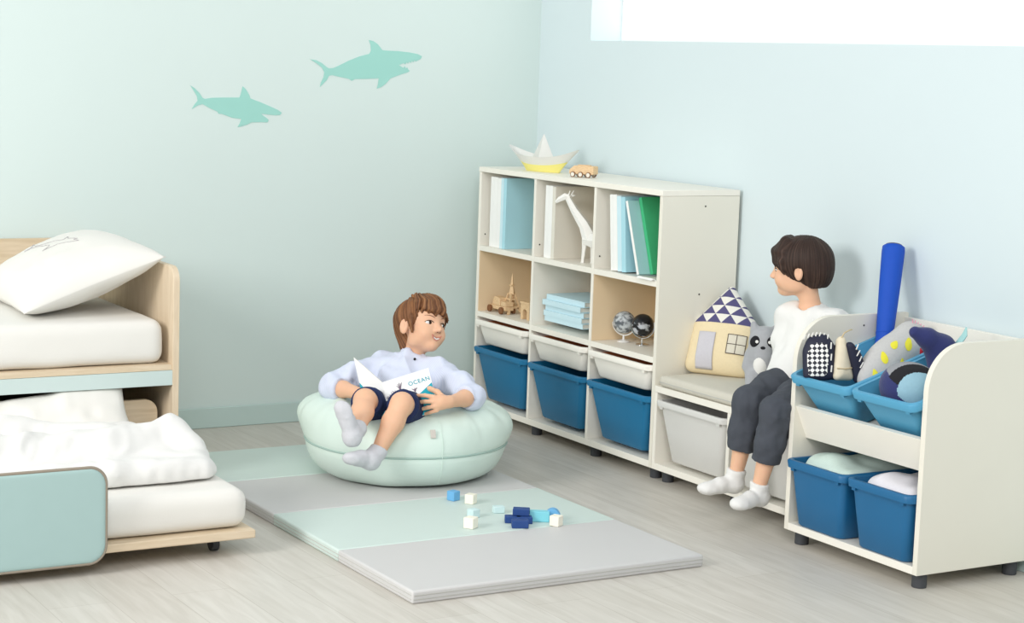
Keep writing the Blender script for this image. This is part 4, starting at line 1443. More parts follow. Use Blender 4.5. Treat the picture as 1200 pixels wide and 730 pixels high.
M['glove_navy'] = mat('navy_leather', (36, 39, 58), 0.55, 0.06, 60, 0.15, 300)
M['glove_cream'] = mat('cream_leather', (226, 215, 190), 0.6, 0.05, 60, 0.15, 300)
M['lace'] = mat('tan_lace', (206, 186, 146), 0.7, 0.03)
M['white_lace'] = mat('white_lace', (238, 236, 230), 0.7, 0.01)
GL = rpoly([(-0.05, -0.06), (0.044, -0.06), (0.046, 0.05), (0.02, 0.084), (-0.034, 0.076), (-0.052, 0.03)], [0.02, 0.02, 0.03, 0.02, 0.03, 0.03], 5)
gT = frame((-0.444, -2.432, 0.588), (0.74, -0.58, 0.06), (0.15, 0.15, 1))
gl = thing('baseball_glove', gT.translation, 'navy and cream baseball glove with a checked panel standing in the first tub', 'glove')
P, Q = plump(GL, 0.02, 0.035, 0.004)
soft('palm_panel', xf(gT, P), Q, M['glove_navy'], gl)
CK = rpoly([(-0.036, -0.05), (0.022, -0.05), (0.03, 0.02), (0.022, 0.056), (-0.028, 0.052), (-0.038, 0.02)], [0.012] * 6, 4)
n = 24
xs, ys = np.linspace(-0.04, 0.032, n), np.linspace(-0.052, 0.058, n)
X, Y = np.meshgrid(xs, ys, indexing='ij')
Z = plump_h(GL, 0.02, 0.035, X, Y) + 0.0055
ins = poly_sdf(CK, X, Y) < 0
V = np.stack([X, Y, Z], -1).reshape(-1, 3)
F = [(i * n + j, (i + 1) * n + j, (i + 1) * n + j + 1, i * n + j + 1) for i in range(n - 1) for j in range(n - 1) if ins[i, j] and ins[i + 1, j + 1] and ins[i, j + 1] and ins[i + 1, j]]
ck = soft('checked_patch', xf(gT, V), np.array(F), checker_mat(), gl, label='black and white checked patch')
set_uv(ck, V[:, :2])
gT2 = gT @ Matrix.Translation((0.068, -0.004, -0.004)) @ Matrix.Rotation(math.radians(38), 4, 'Y')
G2 = rpoly([(-0.034, -0.056), (0.040, -0.056), (0.018, 0.05), (0.002, 0.086), (-0.018, 0.07)], [0.012] * 5, 4)
P, Q = plump(G2, 0.017, 0.022, 0.0035)
soft('cream_panel', xf(gT2, P), Q, M['glove_cream'], gl, label='cream leather middle panel')
gT3 = gT @ Matrix.Translation((0.112, -0.012, -0.016)) @ Matrix.Rotation(math.radians(44), 4, 'Y') @ Matrix.Rotation(math.radians(20), 4, 'Z')
G3 = rpoly([(-0.024, -0.055), (0.028, -0.055), (0.022, 0.03), (-0.006, 0.084), (-0.02, 0.07)], [0.012] * 5, 4)
P, Q = plump(G3, 0.02, 0.024, 0.0035)
soft('finger_panel', xf(gT3, P), Q, M['glove_navy'], gl)
MB().sphere(gT @ Vector((0.05, -0.004, -0.022)), (0.078, 0.054, 0.018), gT.to_3x3() @ Matrix.Rotation(math.radians(14), 3, 'Y')).build('back_panel', M['glove_navy'], gl, smooth=180)
for k in range(7):
    t = k / 6
    a = gT @ Vector((-0.046 + 0.07 * t, 0.064 + 0.01 * math.sin(t * 3), 0.012))
    b = gT @ Vector((-0.04 + 0.068 * t, 0.078 + 0.008 * math.sin(t * 3), 0.002))
    MB().tube([a, (a + b) / 2 + Vector((0, 0, 0.003)), b], 0.0022, 5).build('stitch', M['white_lace'], gl)
for k in range(6):
    y = -0.045 + 0.019 * k
    a, b = gT3 @ Vector((-0.012 + 0.004 * (k % 2), y, 0.022)), gT3 @ Vector((0.006, y + 0.012, 0.0225))
    MB().tube([a, b], 0.002, 5).build('stitch', M['white_lace'], gl)
for y in (-0.035, 0.0, 0.035):
    a, b = gT @ Vector((0.034, y, 0.0185)), gT @ Vector((0.036, y + 0.02, 0.017))
    MB().tube([a, b], 0.0022, 5).build('stitch', M['white_lace'], gl)
MB().tube([gT2 @ Vector(p) for p in ((-0.03, -0.02, 0.012), (-0.005, -0.022, 0.022), (0.02, -0.018, 0.02))], 0.002, 6).build('lace', M['lace'], gl)
MB().tube([gT2 @ Vector(p) for p in ((-0.01, 0.07, 0.008), (0.0, 0.088, 0.012), (0.024, 0.098, 0.01), (0.04, 0.1, 0.0))], 0.0022, 6).build('lace', M['lace'], gl)

# grey plush with yellow drops
M['plush_lightgrey'] = mat('melange_grey_knit', (198, 197, 195), 0.95, 0.08, 140, 0.3, 420)
M['drop_yellow'] = mat('yellow_felt', (238, 228, 70), 0.9, 0.03)
M['red_knit'] = mat('red_knit', (206, 48, 62), 0.9, 0.05)
M['pink_knit'] = mat('pink_fringe', (240, 170, 188), 0.9, 0.05)
fa, fb = Vector((-0.33, -2.52, 0.535)), Vector((-0.11, -2.48, 0.645))
fx = (fb - fa).normalized()
fT = frame((fa + fb) / 2, fx, (0.35, 0.2, 0.75))
fR = fT.to_3x3()
fish = thing('drop_plush', fT.translation, 'light grey plush cushion with yellow drops and red stripes in the first tub', 'plush toy')
f = Field((-0.42, -2.62, 0.46), (-0.02, -2.38, 0.76), 0.0055)
f.ell(fT.translation, (0.155, 0.072, 0.056), fR, 0)
f.ell(fT @ Vector((0.115, 0.012, 0)), (0.05, 0.05, 0.03), fR, 0.04)
P, Q = f.mesh()
cut = None
loc = (P - np.array(fT.translation)) @ np.array(fR)
soft('body', P, Q, M['plush_lightgrey'], fish)


def fsurf(x, y, lift=0.0):
    e = max(1 - (x / 0.155) ** 2 - (y / 0.072) ** 2, 0.01)
    return fT @ Vector((x, y, 0.056 * math.sqrt(e) + lift))


for x, y, a, s in ((-0.06, 0.036, 0.9, 1), (0.045, 0.022, 0.5, 1.25), (-0.075, -0.03, 1.0, 1.2), (-0.115, 0.012, 1.2, .8), (0.0, 0.048, 0.2, 0.9), (-0.02, -0.01, 0.8, 0.9)):
    g = []
    V, F = [], []
    for i in range(7):
        q = i / 6
        for k in range(18):
            t = 2 * PI * k / 18
            rr = 0.011 * s * q
            u, v = rr * math.cos(t) * (1.5 + 0.6 * max(0, math.cos(t))), rr * math.sin(t) * (1 - 0.3 * max(0, math.cos(t)))
            V.append(fsurf(x + u * math.cos(a) - v * math.sin(a), y + u * math.sin(a) + v * math.cos(a), 0.0022 - 0.001 * q))
    for i in range(6):
        for k in range(18):
            F.append((i * 18 + k, (i + 1) * 18 + k, (i + 1) * 18 + (k + 1) % 18, i * 18 + (k + 1) % 18))
    soft('yellow_drop', np.array([tuple(p) for p in V]), np.array(F), M['drop_yellow'], fish, label='yellow drop')
for k in range(3):
    x = 0.075 + 0.02 * k
    pts = [fsurf(x + 0.012 * t, -0.052 + 0.04 * t + 0.012 * k, 0.001) for t in np.linspace(0, 1, 7)]
    MB().tube(pts, [0.002, 0.0055, 0.007, 0.007, 0.0065, 0.005, 0.002], 8).build('red_stripe', M['red_knit'], fish, label='red stripe')
for k in range(5):
    a = fT @ Vector((0.13 + 0.004 * k, 0.045 - 0.008 * k, 0.014))
    MB().tube([a, a + Vector((0.004 * k - 0.008, -0.006, 0.022))], [0.003, 0.0015], 5).build('fringe', M['pink_knit'], fish, label='pink fringe')

# navy plush and the banded ball in the second tub
M['plush_navy'] = mat('navy_plush', (48, 54, 104), 0.95, 0.08, 90, 0.3, 380, sheen=0.2)
M['mint_felt'] = mat('mint_felt', (164, 209, 208), 0.9, 0.04)
M['skyknit'] = mat('sky_blue_knit', (148, 186, 202), 0.95, 0.06, 120, 0.25, 380)
M['greyknit'] = mat('mid_grey_knit', (150, 152, 156), 0.95, 0.06, 120, 0.25, 380)
nv = thing('navy_plush', (-0.2, -2.71, 0.58), 'navy plush animal with mint fins lying at the back of the second tub', 'plush toy')
f = Field((-0.42, -2.86, 0.5), (-0.05, -2.58, 0.78), 0.005)
f.chain([(-0.315, -2.70, 0.708), (-0.275, -2.71, 0.69), (-0.225, -2.715, 0.655), (-0.21, -2.73, 0.605), (-0.225, -2.735, 0.575)], [0.018, 0.028, 0.044, 0.05, 0.045], 0.02)
P, Q = f.mesh()
soft('body', P, Q, M['plush_navy'], nv)
MB().tube([(-0.19, -2.745, 0.668), (-0.165, -2.75, 0.70), (-0.155, -2.745, 0.722)], [0.014, 0.012, 0.003], 8, flat=0.5).build('fin', M['mint_felt'], nv)
MB().tube([(-0.345, -2.708, 0.585), (-0.31, -2.73, 0.592), (-0.285, -2.745, 0.575)], [0.004, 0.011, 0.013], 8, flat=0.6).build('fin', M['mint_felt'], nv)
for (x, y, z) in ((-0.262, -2.735, 0.686), (-0.235, -2.757, 0.655), (-0.245, -2.754, 0.632), (-0.25, -2.77, 0.608)):
    MB().tube([(x, y, z), (x + 0.004, y - 0.002, z + 0.008), (x + 0.011, y - 0.004, z + 0.01)], 0.0014, 5).build('white_stitch', M['white_lace'], nv)
for dx in (0, 0.014):
    MB().box((-0.272 + dx, -2.785, 0.59 + dx * 0.5), (-0.259 + dx, -2.777, 0.612 + dx * 0.5)).build('cloth_tag', M['white_lace'], nv, bevel=0.001)
bT = Matrix.Translation((-0.375, -2.765, 0.553)) @ Matrix.Rotation(math.radians(-28), 4, 'Z') @ Matrix.Rotation(math.radians(18), 4, 'Y')
ba = thing('banded_plush', bT.translation, 'plush ball banded in navy, black, grey and sky blue in the second tub', 'plush toy')
bR = bT.to_3x3()
f = Field((-0.52, -2.9, 0.44), (-0.24, -2.63, 0.68), 0.003)
f.ell(bT.translation, (0.095, 0.088, 0.078), bR, 0)
P, Q = f.mesh()
lc = (P[Q].mean(1) - np.array(bT.translation)) / [0.09, 0.09, 0.08]
# sewn gores: a round sky blue face, a black band over it, a grey back and a navy underside
fd = np.array(Vector((-0.33, -0.92, 0.02)).normalized())
td_ = np.array(Vector((0.25, -0.45, 0.85)).normalized())
s1_, s2_ = lc @ fd, lc @ td_
sky = (s1_ - 0.55 * np.maximum(-lc[:, 2] - 0.1, 0) > 0.66)
blk = ~sky & (s1_ > 0.26) & (s2_ > 0.16)
gry = ~sky & ~blk & (s2_ > 0.22)
edges = (('navy_band', ~sky & ~blk & ~gry, 'plush_navy'), ('sky_band', sky, 'skyknit'), ('black_band', blk, 'plush_black'), ('grey_band', gry, 'greyknit'))
for nm, sel, m in edges:
    q = Q[sel]
    ids, inv = np.unique(q, return_inverse=True)
    soft(nm, P[ids], inv.reshape(-1, 4), M[m], ba, label=nm.replace('_', ' ') + ' of the ball')

# ------------------------------------------------------------------ people
M['skin'] = mat('warm_skin', (231, 184, 152), 0.5, 0.03, 40, 0.0, spec=0.3, sss=0.12)
M['skin2'] = mat('warm_skin_second_boy', (232, 186, 154), 0.5, 0.03, 40, 0.0, spec=0.3, sss=0.12)
M['lips'] = mat('lip_skin', (206, 136, 118), 0.45, 0.04, 60)
M['mouth'] = mat('mouth_inside', (112, 46, 44), 0.5, 0.03)
M['teeth'] = mat('teeth', (246, 243, 236), 0.3, 0.01)
M['eye_white'] = mat('eye_white', (240, 238, 235), 0.25, 0.01)
M['iris'] = mat('dark_brown_iris', (44, 28, 20), 0.15, 0.05)
M['brow'] = mat('soft_brown_brow', (120, 84, 62), 0.8, 0.05)
M['lash'] = mat('lash_brown', (62, 42, 32), 0.7, 0.03)


def hair_mat(name, dark, mid, light):
    m, nt, b = new_mat(name)
    at = nt.nodes.new('ShaderNodeUVMap')
    mp = nt.nodes.new('ShaderNodeMapping')
    mp.inputs['Scale'].default_value = (34, 1.5, 1)
    nt.links.new(at.outputs[0], mp.inputs[0])
    n = nt.nodes.new('ShaderNodeTexNoise')
    n.inputs['Scale'].default_value = 1.6
    n.inputs['Detail'].default_value = 6
    nt.links.new(mp.outputs[0], n.inputs['Vector'])
    r = nt.nodes.new('ShaderNodeValToRGB')
    e = r.color_ramp.elements
    e[0].position, e[0].color = 0.3, srgb(*dark)
    e[1].position, e[1].color = 0.72, srgb(*light)
    x = e.new(0.5)
    x.color = srgb(*mid)
    nt.links.new(n.outputs['Fac'], r.inputs[0])
    nt.links.new(r.outputs[0], b.inputs['Base Color'])
    b.inputs['Roughness'].default_value = 0.6
    b.inputs['Specular IOR Level'].default_value = 0.3
    bp = nt.nodes.new('ShaderNodeBump')
    bp.inputs['Strength'].default_value = 0.5
    bp.inputs['Distance'].default_value = 0.004
    nt.links.new(n.outputs['Fac'], bp.inputs['Height'])
    nt.links.new(bp.outputs[0], b.inputs['Normal'])
    return m


M['hair_brown'] = hair_mat('chestnut_hair', (66, 40, 25), (118, 77, 49), (172, 124, 82))
M['hair_dark'] = hair_mat('dark_brown_hair', (34, 23, 19), (54, 38, 31), (86, 66, 56))


def stripe_mat():
    m, nt, b = new_mat('pale_blue_pinstripe_cotton')
    tc = nt.nodes.new('ShaderNodeTexCoord')
    wv = nt.nodes.new('ShaderNodeTexWave')
    wv.bands_direction = 'X'
    wv.inputs['Scale'].default_value = 110
    wv.inputs['Distortion'].default_value = 0.5
    nt.links.new(tc.outputs['Object'], wv.inputs['Vector'])
    mx = nt.nodes.new('ShaderNodeMix')
    mx.data_type = 'RGBA'
    mx.inputs[6].default_value = srgb(206, 214, 234)
    mx.inputs[7].default_value = srgb(217, 223, 240)
    nt.links.new(wv.outputs['Fac'], mx.inputs[0])
    nt.links.new(mx.outputs[2], b.inputs['Base Color'])
    b.inputs['Roughness'].default_value = 0.85
    return m


M['shirt_blue'] = stripe_mat()
M['shirt_white'] = mat('white_gauze_cotton', (234, 234, 231), 0.88, 0.01, 40, 0.1, 260)
M['shorts_navy'] = mat('navy_cotton_shorts', (36, 48, 86), 0.85, 0.04, 60, 0.12, 320)
M['pants_grey'] = mat('charcoal_cotton', (74, 78, 86), 0.88, 0.08, 40, 0.15, 320)
M['sock_grey'] = mat('light_grey_sock', (206, 206, 211), 0.92, 0.05, 160, 0.25, 420)
M['sock_white'] = mat('white_sock', (232, 231, 228), 0.92, 0.02, 160, 0.25, 420)


def samp(f, p):
    g = (np.array(p) - f.lo) / f.h
    i = np.clip(np.floor(g).astype(int), 0, f.n - 2)
    t = g - i
    v = 0.0
    for dx in (0, 1):
        for dy in (0, 1):
            for dz in (0, 1):
                v += (t[0] if dx else 1 - t[0]) * (t[1] if dy else 1 - t[1]) * (t[2] if dz else 1 - t[2]) * f.V[i[0] + dx, i[1] + dy, i[2] + dz]
    return v


class Head:
    """a child's head in its own frame: x to its right, y forwards, z up, centre between the ears"""

    def __init__(s, c, fwd, roll, scale):
        F = Vector(fwd).normalized()
        r = F.cross(Vector((0, 0, 1))).normalized()
        u = r.cross(F)
        Rm = Matrix((r, F, u)).transposed()
        s.R = Rm @ Matrix.Rotation(roll, 3, 'Y')
        s.T = Matrix.Translation(c) @ s.R.to_4x4()
        s.s = scale

    def w(s, x, y, z):
        return s.T @ (Vector((x, y, z)) * s.s)

    def local(s, P):
        return (np.asarray(P) - np.array(s.T.translation)) @ np.array(s.R) / s.s

    def e(s, f, c, r, k, op='u', rot=None):
        R = s.R if rot is None else s.R @ rot
        r = (r, r, r) if np.isscalar(r) else r
        f.ell(s.w(*c), [q * s.s for q in r], R, k * s.s, op)

    def skull(s, f):
        s.e(f, (0, -0.012, 0.025), (0.067, 0.083, 0.066), 0.01)
        s.e(f, (0, 0.027, -0.026), (0.0515, 0.051, 0.057), 0.03)
        s.e(f, (0, 0.035, 0.03), (0.053, 0.041, 0.042), 0.025)
        s.e(f, (0, 0.052, -0.071), (0.021, 0.021, 0.016), 0.022)
        for q in (-1, 1):
            s.e(f, (q * 0.030, 0.052, -0.032), (0.0215, 0.022, 0.022), 0.02)
            s.e(f, (q * 0.037, 0.014, -0.052), (0.014, 0.03, 0.018), 0.02)
            s.e(f, (q * 0.029, 0.0875, 0.001), (0.0145, 0.0125, 0.0085), 0.010, 's')
        a, b = s.w(0, 0.074, 0.004), s.w(0, 0.091, -0.0215)
        f.cone(a, b, 0.0055 * s.s, 0.0088 * s.s, 0.012 * s.s)
        for q in (-1, 1):
            s.e(f, (q * 0.0088, 0.083, -0.0245), (0.0062, 0.008, 0.0058), 0.006)
            R2 = Matrix.Rotation(q * 0.35, 3, 'Z')
            s.e(f, (q * 0.069, -0.012, -0.008), (0.0075, 0.0165, 0.0265), 0.006, rot=R2)
            s.e(f, (q * 0.077, -0.009, -0.004), (0.0055, 0.0095, 0.0145), 0.004, 's', R2)

    def surf(s, f, x, z, lift=0.0, y0=0.14):
        """point of the face at local x,z, reached from in front"""
        y = y0
        while y > 0.02:
            if samp(f, s.w(x, y, z)) < 0:
                break
            y -= 0.0008
        return s.w(x, y + lift, z)

    def side(s, f, q, y, z, lift=0.0):
        x = 0.11
        while x > 0.02:
            if samp(f, s.w(q * x, y, z)) < 0:
                break
            x -= 0.0008
        return s.w(q * (x + lift), y, z)

    def eyes(s, f, parent, look=(0.0, 0.0), open_=1.0):
        for q in (-1, 1):
            p = s.surf(f, q * 0.029, 0.001, -0.0042)
            ev = MB().sphere(p, [t * s.s for t in (0.0128, 0.0066, 0.0062 * open_)], s.R, 20, 12).build('eye', M['eye_white'], parent, smooth=180, label='white of the eye')
            p2 = s.surf(f, q * 0.029 + look[0], 0.001 + look[1], 0.0)
            MB().sphere(p2, [t * s.s for t in (0.0068, 0.0034, 0.0066)], s.R, 16, 10).build('iris', M['iris'], ev, smooth=180, label='dark brown iris')
            pts = [s.surf(f, q * (0.029 + u * 0.0145), 0.001 + 0.0062 * (1 - u * u) * open_ + 0.001, 0.0012) for u in np.linspace(-1, 1, 9)]
            MB().tube(pts, [0.0006] + [0.0014] * 7 + [0.0007], 6).build('eyelash', M['lash'], ev)
            pts = [s.surf(f, q * (0.0125 + u * 0.033), 0.0185 + 0.0065 * math.sin(u * 2.2), 0.0006) for u in np.linspace(0, 1, 9)]
            MB().tube(pts, [0.001, 0.0018, 0.0022, 0.0022, 0.002, 0.0018, 0.0015, 0.0012, 0.0007], 6, flat=0.6).build('eyebrow', M['brow'], parent)

    def smile(s, f, parent, wd=0.021, zc=-0.048, gap=0.0062, teeth=True):
        up = [s.surf(f, u * wd, zc + 0.0085 * u * u + 0.0012, 0.0008) for u in np.linspace(-1, 1, 13)]
        lo = [s.surf(f, u * wd * 0.96, zc + 0.0085 * u * u - gap * (1 - u * u), 0.0008) for u in np.linspace(-1, 1, 13)]
        V = [tuple(p) for p in up + lo]
        F = [(i, i + 13, i + 14, i + 1) for i in range(12)]
        lp = MB()
        lp.tube(up, [0.0008] + [0.0019] * 11 + [0.0008], 6)
        lp.tube(lo, [0.0008] + [0.0023] * 11 + [0.0008], 6)
        lips = lp.build('lips', M['lips'], parent, label='smiling lips')
        if teeth:
            mo = mesh_obj('mouth', V, F, M['mouth'], lips, smooth=180)
            t = MB()
            for k in range(6):
                u0, u1 = (-0.6 + 0.2 * k), (-0.6 + 0.2 * k + 0.185)
                a, b = s.surf(f, u0 * wd, zc + 0.0085 * u0 * u0, 0.0012), s.surf(f, u1 * wd, zc + 0.0085 * u1 * u1, 0.0012)
                h = gap * (0.62 if k not in (2, 3) else 0.75) * s.s
                dn = -(s.R @ Vector((0, 0, 1))) * h
                t.add([a, b, b + dn, a + dn], [(0, 3, 2, 1)])
            t.build('teeth', M['teeth'], lips, smooth=0, label='upper teeth')

    def nostrils(s, f, parent):
        b = MB()
        for q in (-1, 1):
            b.sphere(s.w(q * 0.0052, 0.0865, -0.0298), [t * s.s for t in (0.0024, 0.003, 0.0016)], s.R, 10, 6)
        b.build('nostrils', M['mouth'], parent, smooth=180)


def hair_mesh(H, f, mat_, parent, crown, amp, freq, seed, flow=1.0, tufts=None):
    P, Q = f.mesh(1)
    N = normals(P, Q)
    L = H.local(P) - np.array(crown)
    phi = np.arctan2(L[:, 0], L[:, 1] * 1.0)
    rad = np.linalg.norm(L, axis=1)
    g = np.stack([np.cos(phi + flow * rad * 5) * freq, np.sin(phi + flow * rad * 5) * freq, rad * 7], 1)
    d = amp * (0.35 - np.abs(vnoise(g, 1.0, seed))) + 0.45 * amp * vnoise(g * [2.3, 2.3, 1], 1.0, seed + 1)
    P = P + N * d[:, None]
    o = soft('hair', P, Q, mat_, parent)
    ph = (phi + flow * rad * 5) / (2 * PI)
    set_uv(o, np.stack([np.abs(((ph + 0.25) % 1.0) - 0.5) * 2, rad * 4], 1))
    return o


def folds(P, Q, amp, sc, seed, stretch=(1, 1, 1), fine=0.25):
    N = normals(P, Q)
    G = P * np.array(stretch)
    d = amp * (0.42 - np.abs(vnoise(G, sc, seed))) + amp * fine * vnoise(G, sc * 2.7, seed + 1)
    return P + N * d[:, None]


def finger(f, pts, r0, r1, k=0.004):
    n = len(pts) - 1
    f.chain(pts, [r0 + (r1 - r0) * i / n for i in range(n + 1)], k)


# ------------------------------------------------------------------ the boy in the beanbag
p1 = thing('person', (-1.24, -1.19, 0.16), 'boy in a pale blue shirt and navy shorts reclining in the mint beanbag and reading', 'person')
H1 = Head((-1.103, -1.0988, 0.5334), (0.2457, -0.934, 0.2593), math.radians(-15), 1.03)
hipA, hipB = (-1.30, -1.172, 0.252), (-1.21, -1.238, 0.252)
kneeA, kneeB = (-1.433, -1.338, 0.339), (-1.340, -1.4215, 0.336)
ankA, ankB = (-1.514, -1.4535, 0.270), (-1.440, -1.457, 0.191)
chest, neckb = (-1.168, -1.10, 0.342), (-1.137, -1.095, 0.418)
shR, shL = (-1.226, -1.036, 0.396), (-1.084, -1.196, 0.388)
elR, elL = (-1.412, -1.049, 0.335), (-1.047, -1.368, 0.333)
wrR, wrL = (-1.378, -1.203, 0.332), (-1.165, -1.427, 0.332)
f = Field((-1.66, -1.57, 0.10), (-0.96, -0.96, 0.68), 0.003)
f.chain([(-1.252, -1.20, 0.25), (-1.21, -1.145, 0.29), chest, (-1.148, -1.09, 0.385)], [0.07, 0.07, 0.072, 0.05], 0.03)
f.cone(shR, shL, 0.036, 0.036, 0.03)
f.chain([neckb, H1.w(0, -0.022, -0.055), H1.w(0, -0.02, -0.02)], [0.036, 0.0315, 0.034], 0.02)
for hp, kn, an in ((hipA, kneeA, ankA), (hipB, kneeB, ankB)):
    hp, kn, an = Vector(hp), Vector(kn), Vector(an)
    f.chain([hp, hp.lerp(kn, 0.5), kn], [0.058, 0.05, 0.036], 0.02)
    back = (Vector((0, 0, 1)).cross((kn - an).cross(Vector((0, 0, 1))))).normalized()
    f.chain([kn, kn.lerp(an, 0.38) + (kn - hp).cross((an - kn)).cross(an - kn).normalized() * 0.004, an], [0.0355, 0.0355, 0.0235], 0.016)
H1.skull(f)
for sh, el, wr in ((shR, elR, wrR), (shL, elL, wrL)):
    f.chain([sh, el], [0.034, 0.027], 0.012)
    el, wr = Vector(el), Vector(wr)
    f.chain([el, el.lerp(wr, 0.35), wr], [0.027, 0.0275, 0.019], 0.012)
# left hand flat against the book cover, thumb along the edge of the cover
f.ell((-1.2, -1.4285, 0.333), (0.029, 0.0135, 0.026), Matrix.Rotation(math.radians(-28), 3, 'Z'), 0.014)
f.cone((-1.168, -1.427, 0.333), (-1.198, -1.428, 0.333), 0.0195, 0.018, 0.012)
for a, b, c, r in (((-1.2225, -1.4194, 0.3513), (-1.2432, -1.3975, 0.3537), (-1.2590, -1.3695, 0.3490), 0.0078),
                   ((-1.2242, -1.4264, 0.3369), (-1.2450, -1.4040, 0.3345), (-1.2600, -1.3757, 0.3265), 0.0080),
                   ((-1.2211, -1.4306, 0.3217), (-1.2384, -1.4110, 0.3150), (-1.2520, -1.3837, 0.3043), 0.0078),
                   ((-1.2144, -1.4309, 0.3075), (-1.2282, -1.4135, 0.2992), (-1.2390, -1.3902, 0.2888), 0.0070)):
    finger(f, [(-1.203, -1.429, 0.332), a], 0.011, r, 0.008)
    finger(f, [a, b, c], r, r * 0.8, 0.0025)
finger(f, [(-1.186, -1.424, 0.345), (-1.196, -1.395, 0.362), (-1.201, -1.353, 0.366), (-1.206, -1.328, 0.362)], 0.0105, 0.0075, 0.006)
# right hand curled round the lower left edge of the book, behind the knee
f.ell((-1.35, -1.221, 0.318), (0.027, 0.018, 0.024), Matrix.Rotation(math.radians(-10), 3, 'Z'), 0.014)
for a, c, r in (((-1.334, -1.234, 0.3265), (-1.300, -1.236, 0.310), 0.0068), ((-1.334, -1.2365, 0.3135), (-1.300, -1.238, 0.2975), 0.0068),
                ((-1.337, -1.2365, 0.301), (-1.305, -1.237, 0.2855), 0.0066), ((-1.34, -1.228, 0.290), (-1.312, -1.229, 0.276), 0.006)):
    finger(f, [(-1.352, -1.222, 0.318), a], 0.010, r, 0.008)
    finger(f, [a, tuple((Vector(a) + Vector(c)) / 2 + Vector((0, -0.004, 0.002))), c], r, r * 0.8, 0.0025)
finger(f, [(-1.358, -1.212, 0.332), (-1.343, -1.198, 0.345), (-1.318, -1.19, 0.350)], 0.009, 0.0066, 0.006)
P, Q = f.mesh(2)
body1 = soft('body', P, Q, M['skin'], p1)
H1.eyes(f, body1, (-0.0028, 0.0006))
H1.smile(f, body1, 0.0215, -0.047, 0.0085)
H1.nostrils(f, body1)

# hair: short, brushed over the forehead, tapering to the nape
g = Field(np.array(H1.T.translation) - 0.135, np.array(H1.T.translation) + 0.135, 0.003)
H1.e(g, (0, -0.02, 0.034), (0.0755, 0.093, 0.068), 0)
H1.e(g, (0, -0.060, -0.008), (0.053, 0.043, 0.056), 0.02)
H1.e(g, (0, -0.056, -0.05), (0.040, 0.028, 0.045), 0.015)
H1.e(g, (0, 0.03, 0.07), (0.058, 0.056, 0.034), 0.03)
# clear the face, the ears and the neck
H1.e(g, (0, 0.112, -0.045), (0.098, 0.088, 0.076), 0.006, 's')
H1.e(g, (0, 0.020, -0.108), (0.1, 0.075, 0.064), 0.008, 's')
for q in (-1, 1):
    H1.e(g, (q * 0.079, -0.004, -0.026), (0.028, 0.02, 0.030), 0.006, 's')
    g.chain([H1.w(q * 0.064, 0.03, 0.022), H1.w(q * 0.0635, 0.024, 0.0), H1.w(q * 0.0615, 0.022, -0.030)], [0.012, 0.008, 0.002], 0.008)
# fringe: overlapping locks combed from the parting across the forehead
rh = random.Random(8)
for i in range(26):
    t = i / 25
    x1 = 0.062 - 0.128 * t
    x0 = x1 * 0.72 + 0.014
    z1 = 0.040 - 0.012 * t + 0.015 * (rh.random() - 0.5) - 0.10 * max(0, abs(x1) - 0.045)
    y1 = math.sqrt(max(0.02, 1 - (x1 / 0.0735) ** 2)) * 0.087 - 0.001
    ym = math.sqrt(max(0.02, 1 - (x0 / 0.078) ** 2)) * 0.082 - 0.008 + 0.004 * rh.random()
    g.chain([H1.w(x0 * 0.75 + 0.014, 0.02, 0.094), H1.w(x0 + 0.006, ym, 0.070), H1.w(x1 + 0.002, y1 + 0.002 * rh.random(), z1 + 0.012), H1.w(x1 - 0.012, y1 - 0.002, z1 - 0.004)], [0.010, 0.0095, 0.0055, 0.0012], 0.004)
for i in range(12):
    a_, r_ = rh.random() * 6.28, 0.045 * math.sqrt(rh.random())
    x0, y0 = r_ * math.cos(a_), -0.02 + 1.3 * r_ * math.sin(a_)
    z0 = 0.034 + 0.068 * math.sqrt(max(0, 1 - (x0 / 0.0755) ** 2 - ((y0 + 0.02) / 0.093) ** 2))
    g.chain([H1.w(x0, y0, z0 - 0.004), H1.w(x0 - 0.010, y0 + 0.014, z0 + 0.005), H1.w(x0 - 0.022, y0 + 0.026, z0 + 0.008 * rh.random())], [0.010, 0.0065, 0.0018], 0.006)
hair_mesh(H1, g, M['hair_brown'], body1, (0.0, -0.03, 0.07), 0.009, 9.0, 71, 0.8)

# socks
def sock(name, an, heel, toe, up, m, parent, seed, wid=0.029, h=0.003, top=0.03):
    an, heel, toe, up = Vector(an), Vector(heel), Vector(toe), Vector(up)
    lo = np.minimum(np.minimum(an, heel), np.minimum(toe, up)) - 0.07
    hi = np.maximum(np.maximum(an, heel), np.maximum(toe, up)) + 0.07
    s = Field(lo, hi, h)
    d = (toe - heel).normalized()
    n = (an - heel) - d * (an - heel).dot(d)
    n.normalize()
    sd = d.cross(n)
    L = (toe - heel).length
    R = Matrix((d, sd, n)).transposed()
    s.ell(heel + d * 0.024 + n * 0.018, (0.030, 0.027, 0.027), R, 0.01)
    s.chain([heel + d * 0.025 + n * 0.02, heel + d * (L * 0.52) + n * 0.019, toe - d * 0.03 + n * 0.012], [0.027, 0.0245, 0.021], 0.012)
    s.ell(heel + d * (L - 0.036) + n * 0.0115, (0.038, wid, 0.0165), R, 0.012)
    s.ell(heel + d * (L - 0.018) + n * 0.010 + sd * 0.008, (0.02, wid * 0.62, 0.0145), R, 0.01)
    s.cone(heel + d * 0.03 + n * 0.025, an, 0.029, 0.028, 0.014)
    ax = (up - an).normalized()
    s.cone(an, an + ax * top, 0.0285, 0.0295, 0.01)
    s.half(an + ax * top, ax)
    P, Q = s.mesh(2)
    P = folds(P, Q, 0.0022, 34, seed)
    return soft('sock', P, Q, m, parent, label=None)


